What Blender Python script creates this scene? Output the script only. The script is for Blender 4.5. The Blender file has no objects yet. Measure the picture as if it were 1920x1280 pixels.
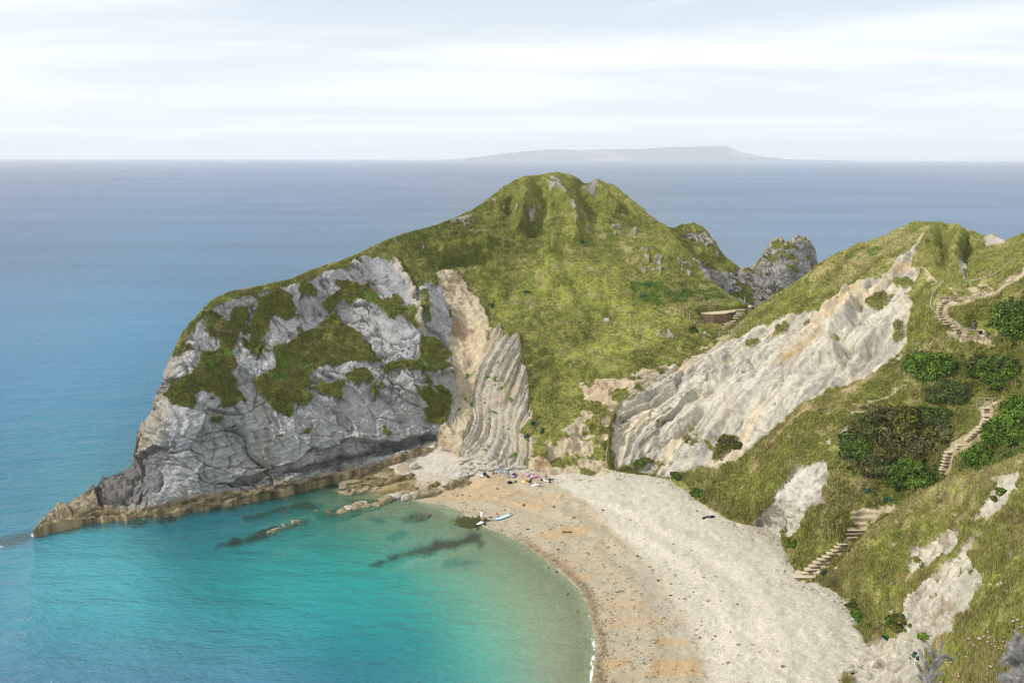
import bpy, math, random
import numpy as np
from mathutils import Vector, Matrix
random.seed(7); rng = np.random.default_rng(7)
R = math.radians
# ------------------------------------------------------------------ camera
H, F = 57.0, 1600.0                       # camera height (m), focal length in photo pixels (1920 wide)
PITCH = math.atan((640-295.5)/F); ROLL = 0.0022
C = bpy.context.scene.collection
scn = bpy.context.scene
fwd = np.array([0, math.cos(PITCH), -math.sin(PITCH)])
up0 = np.array([0, math.sin(PITCH), math.cos(PITCH)]); ri0 = np.array([1.0, 0, 0])
upv = up0*math.cos(ROLL)-ri0*math.sin(ROLL); riv = ri0*math.cos(ROLL)+up0*math.sin(ROLL)
cam_d = bpy.data.cameras.new('camera'); cam = bpy.data.objects.new('camera', cam_d); C.objects.link(cam)
cam_d.sensor_width = 36; cam_d.lens = 36*F/1920; cam_d.clip_start = 0.1; cam_d.clip_end = 60000
cam_d.dof.use_dof = True; cam_d.dof.focus_distance = 140; cam_d.dof.aperture_fstop = 5.6
M = Matrix(((riv[0], upv[0], -fwd[0], 0), (riv[1], upv[1], -fwd[1], 0), (riv[2], upv[2], -fwd[2], H), (0, 0, 0, 1)))
cam.matrix_world = M
scn.camera = cam
# ------------------------------------------------------------------ sky, sun, exposure
SUN = Vector((-0.76, -0.16, 0.62)).normalized()
el = math.asin(SUN.z); az = math.atan2(SUN.x, SUN.y)
w = bpy.data.worlds.new('World'); scn.world = w; w.use_nodes = True
nt = w.node_tree; nt.nodes.clear()
def N(t, typ, **kw):
    n = t.nodes.new(typ)
    for k, v in kw.items(): setattr(n, k, v)
    return n
def setin(n, **kw):
    for k, v in kw.items(): n.inputs[k].default_value = v
def ramp(t, fac, stops):
    n = N(t, 'ShaderNodeValToRGB'); cr = n.color_ramp
    while len(cr.elements) < len(stops): cr.elements.new(0.5)
    for e, (p, c) in zip(cr.elements, stops):
        e.position = p; e.color = tuple(c)+(1,) if len(c) == 3 else c
    t.links.new(fac, n.inputs[0]); return n.outputs[0]
def mixc(t, fac, a, b, mode='MIX'):
    n = N(t, 'ShaderNodeMix', data_type='RGBA', blend_type=mode)
    for s, v in ((n.inputs[0], fac), (n.inputs[6], a), (n.inputs[7], b)):
        if hasattr(v, 'links'): t.links.new(v, s)
        elif isinstance(v, (int, float)): s.default_value = v
        else: s.default_value = tuple(v)+(1,) if len(v) == 3 else v
    return n.outputs[2]
def mth(t, op, a, b=None, clamp=False):
    n = N(t, 'ShaderNodeMath', operation=op); n.use_clamp = clamp
    for s, v in ((n.inputs[0], a), (n.inputs[1], b)):
        if v is None: continue
        if hasattr(v, 'links'): t.links.new(v, s)
        else: s.default_value = v
    return n.outputs[0]
sky = N(nt, 'ShaderNodeTexSky', sky_type='NISHITA'); sky.sun_disc = False
sky.sun_elevation = el; sky.sun_rotation = az; sky.altitude = 0; sky.air_density = 1.0; sky.dust_density = 2.5; sky.ozone_density = 1.5
geo = N(nt, 'ShaderNodeTexCoord')
sep = N(nt, 'ShaderNodeSeparateXYZ'); nt.links.new(geo.outputs['Generated'], sep.inputs[0])
# thin high cloud: direction projected on a flat cloud layer overhead
zc = mth(nt, 'MAXIMUM', sep.outputs[2], 0.0); zc = mth(nt, 'ADD', zc, 0.06)
cx = mth(nt, 'DIVIDE', sep.outputs[0], zc); cy = mth(nt, 'DIVIDE', sep.outputs[1], zc)
cb = N(nt, 'ShaderNodeCombineXYZ'); nt.links.new(cx, cb.inputs[0]); nt.links.new(cy, cb.inputs[1])
mp = N(nt, 'ShaderNodeMapping'); nt.links.new(cb.outputs[0], mp.inputs[0])
mp.inputs['Rotation'].default_value = (0, 0, R(-28)); mp.inputs['Scale'].default_value = (0.26, 0.50, 1); mp.inputs['Location'].default_value = (3.1, 0.4, 0)
cn = N(nt, 'ShaderNodeTexNoise'); nt.links.new(mp.outputs[0], cn.inputs[0]); setin(cn, Scale=1.0, Detail=9, Roughness=0.55, Distortion=0.5)
cov = ramp(nt, cn.outputs[0], [(0.40, (0, 0, 0)), (0.60, (1, 1, 1))])
cov = mth(nt, 'MULTIPLY', cov, 0.5); cov = mth(nt, 'ADD', cov, 0.42)
SKYC = (6.3, 6.9, 7.5)
cloudc = ramp(nt, cn.outputs[0], [(0.35, (0.92, 0.97, 1.0)), (0.7, (1.0, 0.985, 0.95))])
sc_ = N(nt, 'ShaderNodeVectorMath', operation='MULTIPLY'); nt.links.new(cloudc, sc_.inputs[0]); sc_.inputs[1].default_value = (7.4, 7.5, 7.6)
skyc = mixc(nt, cov, sky.outputs[0], sc_.outputs[0])
# milky band just above the horizon
hz = ramp(nt, mth(nt, 'ABSOLUTE', sep.outputs[2]), [(0.0, (1, 1, 1)), (0.16, (0.25, 0.25, 0.25)), (0.3, (0, 0, 0))])
skyc = mixc(nt, mth(nt, 'MULTIPLY', hz, 0.8), skyc, (6.6, 7.1, 7.6))
bg = N(nt, 'ShaderNodeBackground'); nt.links.new(skyc, bg.inputs[0]); bg.inputs[1].default_value = 0.122
wo = N(nt, 'ShaderNodeOutputWorld'); nt.links.new(bg.outputs[0], wo.inputs[0])
sl = bpy.data.lights.new('sun', 'SUN'); so = bpy.data.objects.new('sun', sl); C.objects.link(so)
sl.energy = 2.4; sl.angle = R(2.5); sl.color = (1.0, 0.93, 0.82)
so.rotation_euler = SUN.to_track_quat('Z', 'Y').to_euler(); so.location = (-60, -20, 120)
vs = scn.view_settings; vs.view_transform = 'Standard'; vs.look = 'None'; vs.gamma = 1; vs.exposure = 0.34
scn.cycles.max_bounces = 5; scn.cycles.diffuse_bounces = 2; scn.cycles.glossy_bounces = 2; scn.cycles.transparent_max_bounces = 8
scn.cycles.filter_width = 1.15; scn.cycles.use_denoising = True; scn.cycles.denoising_prefilter = 'NONE'; scn.cycles.volume_bounces = 1; scn.cycles.caustics_reflective = False; scn.cycles.caustics_refractive = False
# ------------------------------------------------------------------ projection helpers
def ray(px, py):
    px = np.asarray(px, float); py = np.asarray(py, float)
    return ((px-960)/F)[..., None]*riv - ((py-640)/F)[..., None]*upv + fwd
def at_Z(px, py, Z):
    d = ray(px, py); return d*np.asarray(Z, float)[..., None] + np.array([0, 0, H])
def at_h(px, py, h):
    d = ray(px, py); return d*((np.asarray(h, float)-H)/d[..., 2])[..., None] + np.array([0, 0, H])
def depth_of_h(px, py, h):
    return (h-H)/ray(px, py)[..., 2]
def project(P):
    v = P-np.array([0, 0, H]); Z = v@fwd
    return 960+F*(v@riv)/Z, 640-F*(v@upv)/Z
# ------------------------------------------------------------------ noise
def _hash(x, y, z, s):
    h = (x.astype(np.uint32)*np.uint32(374761393) + y.astype(np.uint32)*np.uint32(668265263) + z.astype(np.uint32)*np.uint32(2147483647-58) + np.uint32(s*974711+13))
    h = (h ^ (h >> np.uint32(13)))*np.uint32(1274126177); h = (h ^ (h >> np.uint32(16)))*np.uint32(2246822519)
    return h ^ (h >> np.uint32(15))
def noise(P, scale=1.0, seed=0):          # value noise, -1..1
    Q = np.asarray(P, float)/scale
    i = np.floor(Q).astype(np.int64); f = Q-i; f = f*f*f*(f*(f*6-15)+10)
    out = 0
    for dx in (0, 1):
        wx = f[:, 0] if dx else 1-f[:, 0]
        for dy in (0, 1):
            wy = f[:, 1] if dy else 1-f[:, 1]
            for dz in (0, 1):
                wz = f[:, 2] if dz else 1-f[:, 2]
                out = out + wx*wy*wz*(_hash(i[:, 0]+dx, i[:, 1]+dy, i[:, 2]+dz, seed)/4294967295.0)
    return out*2-1
ROTN = np.array([[0.36, 0.48, -0.8], [-0.8, 0.6, 0.0], [0.48, 0.64, 0.6]])
def fbm(P, scale=1.0, oct=4, seed=0, gain=0.5):
    a, t, s = 1.0, 0, 0; Q = np.asarray(P, float)/scale
    for k in range(oct):
        t = t+a*noise(Q, 1.0, seed+k); s += a; a *= gain; Q = (Q@ROTN)*2.03
    return t/s*1.5
def ridged(P, scale=1.0, oct=3, seed=0):
    a, t, s = 1.0, 0, 0; Q = np.asarray(P, float)/scale
    for k in range(oct):
        t = t+a*(1-2*np.abs(noise(Q, 1.0, seed+k))); s += a; a *= 0.5; Q = Q*2.07+3.1
    return t/s
def worley(P, scale=1.0, seed=0):         # F1, F2, cell id 0..1
    Q = np.asarray(P, float)/scale; i = np.floor(Q).astype(np.int64)
    f1 = np.full(len(Q), 9.0); f2 = np.full(len(Q), 9.0); cid = np.zeros(len(Q))
    for dx in (-1, 0, 1):
        for dy in (-1, 0, 1):
            for dz in (-1, 0, 1):
                a = i[:, 0]+dx; b = i[:, 1]+dy; c = i[:, 2]+dz
                h = _hash(a, b, c, seed); h2 = _hash(a, b, c, seed+71); h3 = _hash(a, b, c, seed+133)
                d = (a+h/4294967295.0-Q[:, 0])**2+(b+h2/4294967295.0-Q[:, 1])**2+(c+h3/4294967295.0-Q[:, 2])**2
                n1 = d < f1
                f2 = np.where(n1, f1, np.minimum(f2, d)); cid = np.where(n1, (h % np.uint32(1009))/1009.0, cid); f1 = np.where(n1, d, f1)
    return np.sqrt(f1), np.sqrt(f2), cid
def smooth(a, b, x):
    t = np.clip((x-a)/(b-a), 0, 1); return t*t*(3-2*t)
def tps_fit(pts, vals, lam=2e-4):
    X = np.asarray(pts, float)/500.0; n = len(X)
    d = np.sqrt(((X[:, None]-X[None])**2).sum(-1)); K = np.where(d > 0, d*d*np.log(d+1e-12), 0)+lam*np.eye(n)
    Pm = np.c_[np.ones(n), X]; A = np.zeros((n+3, n+3)); A[:n, :n] = K; A[:n, n:] = Pm; A[n:, :n] = Pm.T
    b = np.r_[np.asarray(vals, float), np.zeros((3,))] if np.ndim(vals) == 1 else np.r_[np.asarray(vals, float), np.zeros((3, np.shape(vals)[1]))]
    return X, np.linalg.solve(A, b)
def tps_eval(fit, px, py):
    X, c = fit; Q = np.c_[np.ravel(px), np.ravel(py)]/500.0; out = []
    for k in range(0, len(Q), 60000):
        q = Q[k:k+60000]; d2 = ((q[:, None]-X[None])**2).sum(-1)
        out.append(0.5*d2*np.log(d2+1e-12)@c[:-3] + np.c_[np.ones(len(q)), q]@c[-3:])
    return np.concatenate(out)
def in_poly(px, py, poly):
    poly = np.asarray(poly, float); r = np.zeros(len(px), bool); n = len(poly)
    lo, hi = poly.min(0), poly.max(0)
    s = (px >= lo[0]) & (px <= hi[0]) & (py >= lo[1]) & (py <= hi[1]); X, Y = px[s], py[s]; q = np.zeros(len(X), bool)
    for k in range(n):
        x1, y1 = poly[k]; x2, y2 = poly[(k+1) % n]
        if y1 == y2: continue
        q ^= ((y1 > Y) != (y2 > Y)) & (X < (x2-x1)*(Y-y1)/(y2-y1)+x1)
    r[s] = q; return r
def d_line(px, py, pl):                    # distance to a polyline and the place along it, in photo pixels
    pl = np.asarray(pl, float); best = np.full(len(px), 1e9); tt = np.zeros(len(px)); n = len(pl)-1
    for k in range(n):
        a, b = pl[k], pl[k+1]; v = b-a; L = (v@v)+1e-9
        t = np.clip(((px-a[0])*v[0]+(py-a[1])*v[1])/L, 0, 1); d = np.hypot(px-a[0]-t*v[0], py-a[1]-t*v[1])
        m = d < best; best = np.where(m, d, best); tt = np.where(m, (k+t)/n, tt)
    return best, tt
VIEW = {1: (0, 420, 2.1328), 2: (560, 300, 3.0483), 3: (660, 640, 3.0483), 4: (1100, 380, 3.0483), 5: (1100, 640, 3.0483), 6: (1520, 400, 4.2675),
        7: (1480, 660, 3.8795), 8: (1420, 860, 3.048), 9: (1740, 500, 8.0), 10: (640, 860, 5.82), 11: (900, 980, 4.266), 12: (1280, 540, 12.0), 13: (860, 860, 9.145), 14: (1660, 1120, 7.385), 15: (0, 800, 2.667)}
def V(n, *pts):                            # points read off an enlarged crop of the photograph -> photo pixels
    x, y, s = VIEW[n]; return [(x+a/s, y+b/s) for a, b in pts]
def srgb(r, g, b):
    return np.array([((c/255+0.055)/1.055)**2.4 if c > 10 else c/255/12.92 for c in (r, g, b)])
# ------------------------------------------------------------------ object helpers
def mesh_obj(name, verts, faces, mat=None, parent=None, smooth_=True, col=None, mats=None, fmat=None):
    me = bpy.data.meshes.new(name); verts = np.asarray(verts, np.float32)
    if isinstance(faces, np.ndarray):
        nf, k = faces.shape
        me.vertices.add(len(verts)); me.vertices.foreach_set('co', verts.ravel())
        me.loops.add(nf*k); me.loops.foreach_set('vertex_index', faces.astype(np.int32).ravel())
        me.polygons.add(nf); me.polygons.foreach_set('loop_start', np.arange(0, nf*k, k, dtype=np.int32)); me.polygons.foreach_set('loop_total', np.full(nf, k, np.int32))
        me.update(calc_edges=True)
    else:
        me.from_pydata([tuple(map(float, v)) for v in verts], [], faces); me.update()
    me.polygons.foreach_set('use_smooth', np.full(len(me.polygons), smooth_))
    if col is not None:
        for nm, arr in col.items():
            arr = np.asarray(arr, np.float32)
            if arr.ndim == 1:
                a = me.attributes.new(nm, 'FLOAT', 'POINT'); a.data.foreach_set('value', arr)
            else:
                a = me.attributes.new(nm, 'FLOAT_COLOR', 'POINT'); a.data.foreach_set('color', np.c_[arr, np.ones(len(arr), np.float32)].astype(np.float32).ravel())
    for m in (mats or ([mat] if mat else [])): me.materials.append(m)
    if fmat is not None: me.polygons.foreach_set('material_index', np.asarray(fmat, np.int32))
    o = bpy.data.objects.new(name, me); C.objects.link(o)
    if parent: o.parent = parent
    return o
def tag(o, label=None, cat=None, group=None, kind=None):
    if label: o['label'] = label
    if cat: o['category'] = cat
    if group: o['group'] = group
    if kind: o['kind'] = kind
    return o
def empty(name, loc, rz=0.0, **kw):
    o = bpy.data.objects.new(name, None); C.objects.link(o); o.location = tuple(map(float, loc)); o.rotation_euler = (0, 0, rz); o.empty_display_size = 0.3
    return tag(o, **kw)
def copy_tree(o, parent=None):
    c = o.copy(); C.objects.link(c)
    if parent: c.parent = parent
    for ch in list(o.children): copy_tree(ch, c)
    return c
def grid_faces(nr, nc):
    a = np.arange(nr*nc).reshape(nr, nc)
    return np.stack([a[:-1, :-1], a[1:, :-1], a[1:, 1:], a[:-1, 1:]], -1).reshape(-1, 4)
def grid_normals(P, nr, nc):
    G = P.reshape(nr, nc, 3); u = np.gradient(G, axis=1); v = np.gradient(G, axis=0); n = np.cross(v, u)
    n /= np.linalg.norm(n, axis=-1, keepdims=True)+1e-12
    return n.reshape(-1, 3)
# ------------------------------------------------------------------ materials
def new_mat(name):
    m = bpy.data.materials.new(name); m.use_nodes = True; t = m.node_tree; t.nodes.clear()
    out = N(t, 'ShaderNodeOutputMaterial'); b = N(t, 'ShaderNodeBsdfPrincipled'); t.links.new(b.outputs[0], out.inputs[0])
    return m, t, b
def plain(name, col, rough=0.8, spec=0.2, vary=0.12, scale=6.0, bump=0.0):
    m, t, b = new_mat(name); tc = N(t, 'ShaderNodeTexCoord')
    n = N(t, 'ShaderNodeTexNoise'); t.links.new(tc.outputs['Object'], n.inputs[0]); setin(n, Scale=scale, Detail=5, Roughness=0.6)
    c = np.array(col); v = ramp(t, n.outputs[0], [(0.3, tuple(c*(1-vary))), (0.7, tuple(np.minimum(c*(1+vary), 1)))])
    t.links.new(v, b.inputs['Base Color']); setin(b, Roughness=rough); b.inputs['Specular IOR Level'].default_value = spec
    if bump:
        bp = N(t, 'ShaderNodeBump'); setin(bp, Strength=bump, Distance=0.05); t.links.new(n.outputs[0], bp.inputs['Height']); t.links.new(bp.outputs[0], b.inputs['Normal'])
    return m
def terrain_mat(name, s1=1.1, s2=6.5, k1=0.65, k2=0.42, bump1=0.4, bump2=0.5):
    m, t, b = new_mat(name); tc = N(t, 'ShaderNodeTexCoord')
    at = N(t, 'ShaderNodeAttribute', attribute_name='Col'); ag = N(t, 'ShaderNodeAttribute', attribute_name='Grass')
    n1 = N(t, 'ShaderNodeTexNoise'); t.links.new(tc.outputs['Object'], n1.inputs[0]); setin(n1, Scale=s1, Detail=10, Roughness=0.74)
    n2 = N(t, 'ShaderNodeTexNoise'); t.links.new(tc.outputs['Object'], n2.inputs[0]); setin(n2, Scale=s2, Detail=4, Roughness=0.75)
    v1 = ramp(t, n1.outputs[0], [(0.32, (1-.5*k1,)*3), (0.5, (1, 1, 1)), (0.68, (1+.40*k1,)*3)])
    v2 = ramp(t, n2.outputs[0], [(0.30, (1-.6*k2, 1-.58*k2, 1-.6*k2)), (0.70, (1+.55*k2, 1+.53*k2, 1+.46*k2))])
    c = mixc(t, 1.0, at.outputs[0], v1, 'MULTIPLY'); c2 = mixc(t, 1.0, c, v2, 'MULTIPLY')
    c = mixc(t, mth(t, 'ADD', mth(t, 'MULTIPLY', ag.outputs['Fac'], 0.65), 0.35), c, c2)
    t.links.new(c, b.inputs['Base Color']); setin(b, Roughness=0.95); b.inputs['Specular IOR Level'].default_value = 0.12
    bp = N(t, 'ShaderNodeBump'); setin(bp, Strength=bump1, Distance=0.35); t.links.new(n1.outputs[0], bp.inputs['Height'])
    b2 = N(t, 'ShaderNodeBump'); setin(b2, Strength=bump2, Distance=0.12)
    t.links.new(n2.outputs[0], b2.inputs['Height']); t.links.new(bp.outputs[0], b2.inputs['Normal']); t.links.new(b2.outputs[0], b.inputs['Normal'])
    return m
MT = terrain_mat('terrain')
# ------------------------------------------------------------------ terrain patches
GREEN = np.array([0.198, 0.212, 0.047]); DRY = np.array([0.335, 0.285, 0.135]); DARKG = np.array([0.118, 0.130, 0.028]); LUSH = np.array([0.095, 0.165, 0.024])
GREY = np.array([0.375, 0.37, 0.37]); TAN = np.array([0.46, 0.385, 0.265]); FOLD = np.array([0.42, 0.385, 0.32]); CHALK = np.array([0.50, 0.475, 0.415])
EARTH = np.array([0.48, 0.40, 0.275]); OCHRE = np.array([0.44, 0.31, 0.13]); LEDGE = np.array([0.30, 0.235, 0.135]); BROWN = np.array([0.16, 0.105, 0.06])
def lerp(a, b, t):
    t = np.clip(np.asarray(t, float), 0, 1)[:, None]; return a*(1-t)+b*t
def grass_col(P, dry=0.3, seed=0):
    n1 = fbm(P, 14, 4, seed); n2 = fbm(P, 3.2, 4, seed+9); n3 = fbm(P, 1.0, 2, seed+17)
    c = np.tile(GREEN, (len(P), 1))
    c = lerp(c, DARKG, smooth(0.05, 0.75, n1*0.6+n2*0.6-0.05))
    c = lerp(c, LUSH, smooth(0.1, 0.8, -n1*0.5+n3*0.4-0.1)*0.7)
    c = lerp(c, DRY, smooth(0.0, 0.85, n2*0.55-n1*0.35+n3*0.3+(np.asarray(dry)-0.35)))
    n4 = fbm(P, 1.7, 4, seed+23)
    c = lerp(c, DARKG*.9, smooth(.30, .75, n4)*.5); c = lerp(c, DRY*1.05, smooth(.35, .8, -n4)*.5)
    return c*(1+0.16*n3)[:, None]
class Patch:
    """A sheet of ground or rock: a grid of points at real distances, roughened, with its own ground cover."""
    def __init__(s, name, top, bot, ctrl, step=1.6, warp=6.0, ystep=None):
        s.name = name; top = np.array(top, float); bot = np.array(bot, float)
        x = np.arange(top[0, 0], top[-1, 0]+0.01, step); s.nc = len(x)
        yt = np.interp(x, top[:, 0], top[:, 1]); yb = np.interp(x, bot[:, 0], bot[:, 1]); yb = np.maximum(yb, yt+1.0)
        s.nr = int(np.clip((yb-yt).max()/(ystep or step), 40, 420)); tt = np.linspace(0, 1, s.nr)
        s.px = np.repeat(x[None], s.nr, 0); s.py = yt[None]+(yb-yt)[None]*tt[:, None]
        pts, inv = [], []
        for c in ctrl:
            Z = c[2] if len(c) == 3 else float(depth_of_h(c[0], c[1], c[3]))
            pts.append(c[:2]); inv.append(100.0/Z)
        fit = tps_fit(pts, inv); iz = tps_eval(fit, s.px, s.py)
        s.px = s.px.ravel(); s.py = s.py.ravel(); s.P = at_Z(s.px, s.py, 100.0/iz); s.N = grid_normals(s.P, s.nr, s.nc)
        flip = (s.N*(s.P-np.array([0, 0, H]))).sum(1) > 0; s.N[flip] *= -1
        n = len(s.P); s.D = np.zeros(n); s.tt = np.repeat(tt, s.nc)
        q = np.c_[s.px, s.py, np.zeros(n)]
        s.wx = s.px+warp*fbm(q, 34, 5, 5, 0.62); s.wy = s.py+warp*fbm(q, 34, 5, 55, 0.62)
        s.col = np.zeros((n, 3)); s.g = np.zeros(n)
    def poly(s, pts): return in_poly(s.wx, s.wy, pts)
    def line(s, pts, warp=True): return d_line(s.wx if warp else s.px, s.wy if warp else s.py, pts)
    def paint(s, m, c, g=None):
        if m.dtype == bool:
            s.col[m] = c[m] if np.ndim(c) == 2 else c
            if g is not None: s.g[m] = g
        else:
            s.col = lerp(s.col, c, m)
            if g is not None: s.g = s.g*(1-m)+g*m
    def blur(s, m, it=3):
        G = np.asarray(m, float).reshape(s.nr, s.nc)
        for _ in range(it):
            G = np.pad(G, 1, mode='edge'); G = (G[:-2]+2*G[1:-1]+G[2:])/4; G = (G[:, :-2]+2*G[:, 1:-1]+G[:, 2:])/4
        return G.ravel()
    def groove(s, pts, width, amp):            # amp > 0 cuts in
        d, t = s.line(pts); s.D -= amp*np.exp(-(d/width)**2)*(smooth(-.7, .4, fbm(s.P, 3, 3, 333)) if width < 5 else 1)*np.minimum(1, np.minimum(t, 1-t)*12+0.15)
        return d
    def finish(s, back, depth, foot=4.0, soft=None):
        nr, nc = s.nr, s.nc
        g = s.g.reshape(nr, nc); k = np.array([1, 4, 6, 4, 1])/16.0
        P = s.P+s.N*s.D[:, None]; G = P.reshape(nr, nc, 3); Cc = s.col.reshape(nr, nc, 3)
        top = G[0]; rows, cols, gs = [], [], []
        b = np.array(back, float)
        if b.ndim == 1: b = np.tile(b/np.linalg.norm(b), (nc, 1))
        dep = np.minimum(depth, 1+np.maximum(top[:, 2], 0)*0.45); nb = 16
        for j in range(nb, 0, -1):
            qd = j/nb; r = top.copy(); r[:, :2] += b*(dep*qd)[:, None]; r[:, 2] = top[:, 2]-(top[:, 2]+3)*(0.5*qd+0.5*qd*qd)
            r += np.stack([noise(r, 5, 301), noise(r, 5, 302), noise(r, 5, 303)], 1)*min(1, qd*2)*0.9
            rows.append(r)
            rk = smooth(-0.1, 0.3, fbm(r, 6, 3, 77)+qd*0.9-0.35)
            cols.append(lerp(Cc[0], GREY*0.9, rk)); gs.append(g[0]*(1-rk))
        bt = G[-1].copy(); bt[:, 2] -= foot; bt[:, :2] -= 0.0
        V_ = np.concatenate([np.array(rows), G, bt[None]], 0); K_ = np.concatenate([np.array(cols), Cc, Cc[-1:]], 0); g_ = np.concatenate([np.array(gs), g, g[-1:]], 0)
        s.final = P
        o = mesh_obj(s.name, V_.reshape(-1, 3), grid_faces(nr+nb+1, nc), MT, col={'Col': K_.reshape(-1, 3), 'Grass': g_.ravel()})
        tag(o, kind='structure'); s.obj = o; s._tree()
        return o
    def _tree(s):
        s.lut = s.final.reshape(s.nr, s.nc, 3); s.gx = s.px.reshape(s.nr, s.nc)[0]; s.gy = s.py.reshape(s.nr, s.nc)
    def at(s, px, py):                         # the ground point that the photo shows at a pixel
        c = int(np.clip(np.searchsorted(s.gx, px), 0, s.nc-1)); r = int(np.clip(np.searchsorted(s.gy[:, c], py), 0, s.nr-1))
        r0, r1, c0, c1 = max(0, r-24), r+25, max(0, c-14), c+15; L = s.lut[r0:r1, c0:c1].reshape(-1, 3); x, y = project(L); d = np.hypot(x-px, y-py); near = d < max(1.5, d.min()+.01)
        return L[np.where(near)[0][np.argmin((L[near]@fwd))]].copy()
# ---- headland: grey cliff on the left, grassed hill on the right
top = [(62, 1001), (85, 975), (110, 950), (150, 925), (183, 892), (215, 882), (250, 868), (262, 840), (258, 805), (272, 780), (279, 752), (290, 738), (312, 700), (325, 655), (345, 618), (370, 590), (400, 560), (430, 545), (470, 537), (540, 524), (590, 502), (640, 487), (690, 465), (730, 448), (760, 437), (810, 424), (850, 410), (885, 392), (920, 368), (945, 347), (965, 338), (1000, 330), (1045, 323), (1075, 329), (1100, 343), (1120, 336), (1150, 347), (1182, 374), (1221, 406), (1250, 425), (1275, 458), (1303, 488), (1336, 526), (1362, 548), (1395, 567), (1430, 578)]
bot = [(62, 1002), (180, 972), (310, 962), (389, 948), (506, 926), (640, 890), (730, 866), (814, 842), (870, 850), (930, 866), (990, 868), (1060, 892), (1130, 890), (1150, 880), (1200, 800), (1300, 720), (1430, 640)]
H1 = 'h'
ctrl = [(70, 1000, 0, .4), (180, 965, 0, 1), (310, 955, 0, 1.2), (389, 941, 0, 1.2), (506, 917, 0, 1.4), (640, 886, 0, 1.6), (730, 863, 0, 2), (814, 837, 0, 3), (870, 838, 0, 4), (930, 855, 0, 4), (990, 862, 0, 4), (1010, 840, 0, 6), (1060, 885, 0, 3), (1130, 885, 0, 3.4), (1100, 800, 0, 8), (1085, 780, 0, 9.5), (1095, 730, 0, 13), (1150, 700, 0, 15), (1200, 690, 0, 16), (1300, 648, 0, 19.3), (1390, 592, 187), (1150, 850, 0, 5), (1430, 600, 188),
 (110, 950, 137), (185, 890, 143), (250, 870, 146), (262, 800, 149), (290, 740, 151), (345, 620, 155), (400, 560, 159), (470, 540, 165), (540, 525, 172), (640, 487, 182), (690, 465, 189), (760, 437, 197), (850, 412, 207), (920, 370, 216), (965, 340, 224), (1045, 325, 232), (1100, 340, 234), (1180, 372, 232), (1250, 425, 224), (1275, 458, 215), (1336, 528, 204), (1410, 572, 194),
 (312, 800, 143), (318, 880, 141.5), (332, 700, 146), (250, 920, 140.5), (180, 930, 138), (600, 640, 168), (500, 720, 153), (500, 820, 148.5), (400, 700, 149.5), (400, 820, 144.5), (640, 700, 163), (640, 800, 155.5), (450, 620, 159), (560, 580, 170), (720, 600, 176), (720, 740, 164), (720, 510, 186), (790, 560, 183), (800, 700, 169), (780, 800, 164), (700, 830, 157.5),
 (845, 520, 194), (872, 640, 182), (868, 750, 174), (950, 650, 174), (965, 760, 166.5), (935, 820, 163), (900, 700, 175), (900, 480, 201), (1000, 600, 187), (1050, 740, 169), (1020, 700, 173.5), (1050, 500, 202), (1050, 420, 214), (1150, 600, 186), (1150, 450, 213), (1200, 500, 205), (1280, 600, 184.5), (1250, 540, 196), (960, 420, 210)]
p = Patch('headland', top, bot, ctrl, 1.45, 6.5)
P = p.P
a_ = P[:, 0]*0.85+P[:, 1]*0.53; w_ = -P[:, 0]*0.53+P[:, 1]*0.85; z_ = P[:, 2]
# masks
rock = p.poly(V(1, (0, 1400), (0, 900), (560, 720), (640, 600), (770, 400)) + [(370, 600), (424, 566), (470, 549), (540, 538), (590, 520), (640, 500), (672, 483), (688, 480)] + V(2, (470, 545), (540, 580), (575, 590), (600, 640), (640, 720), (680, 690), (760, 690), (800, 690), (850, 830), (880, 960), (860, 1040), (880, 1280)) + V(3, (560, 100), (580, 200), (600, 400), (570, 470), (490, 480), (465, 610), (300, 900), (-1000, 1200)))
scar = p.poly(V(2, (780, 640), (830, 615), (910, 640), (945, 680), (960, 740), (1030, 790), (1060, 870), (1085, 940), (1070, 1030), (1060, 1170), (1000, 1230)) + V(3, (700, 180), (690, 300), (690, 400), (660, 500), (700, 640), (460, 640), (490, 480), (570, 470), (600, 400), (580, 200), (560, 30)) + V(2, (860, 1040), (880, 960), (850, 830), (820, 740)))
fold = p.poly(V(3, (700, 200), (760, 60), (785, -80), (850, -88), (880, -30), (955, -48), (965, 70), (1010, 200), (1000, 330), (1040, 440), (960, 540), (1060, 570), (1020, 680), (900, 760), (600, 800), (640, 560), (690, 400)))
apron = p.poly(V(3, (1040, 640), (1110, 570), (1240, 500), (1320, 430), (1330, 300), (1280, 230), (1420, 215), (1520, 225), (1640, 170), (1829, 90), (1900, 200), (1500, 760), (1300, 800), (980, 760)) + [])
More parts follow.
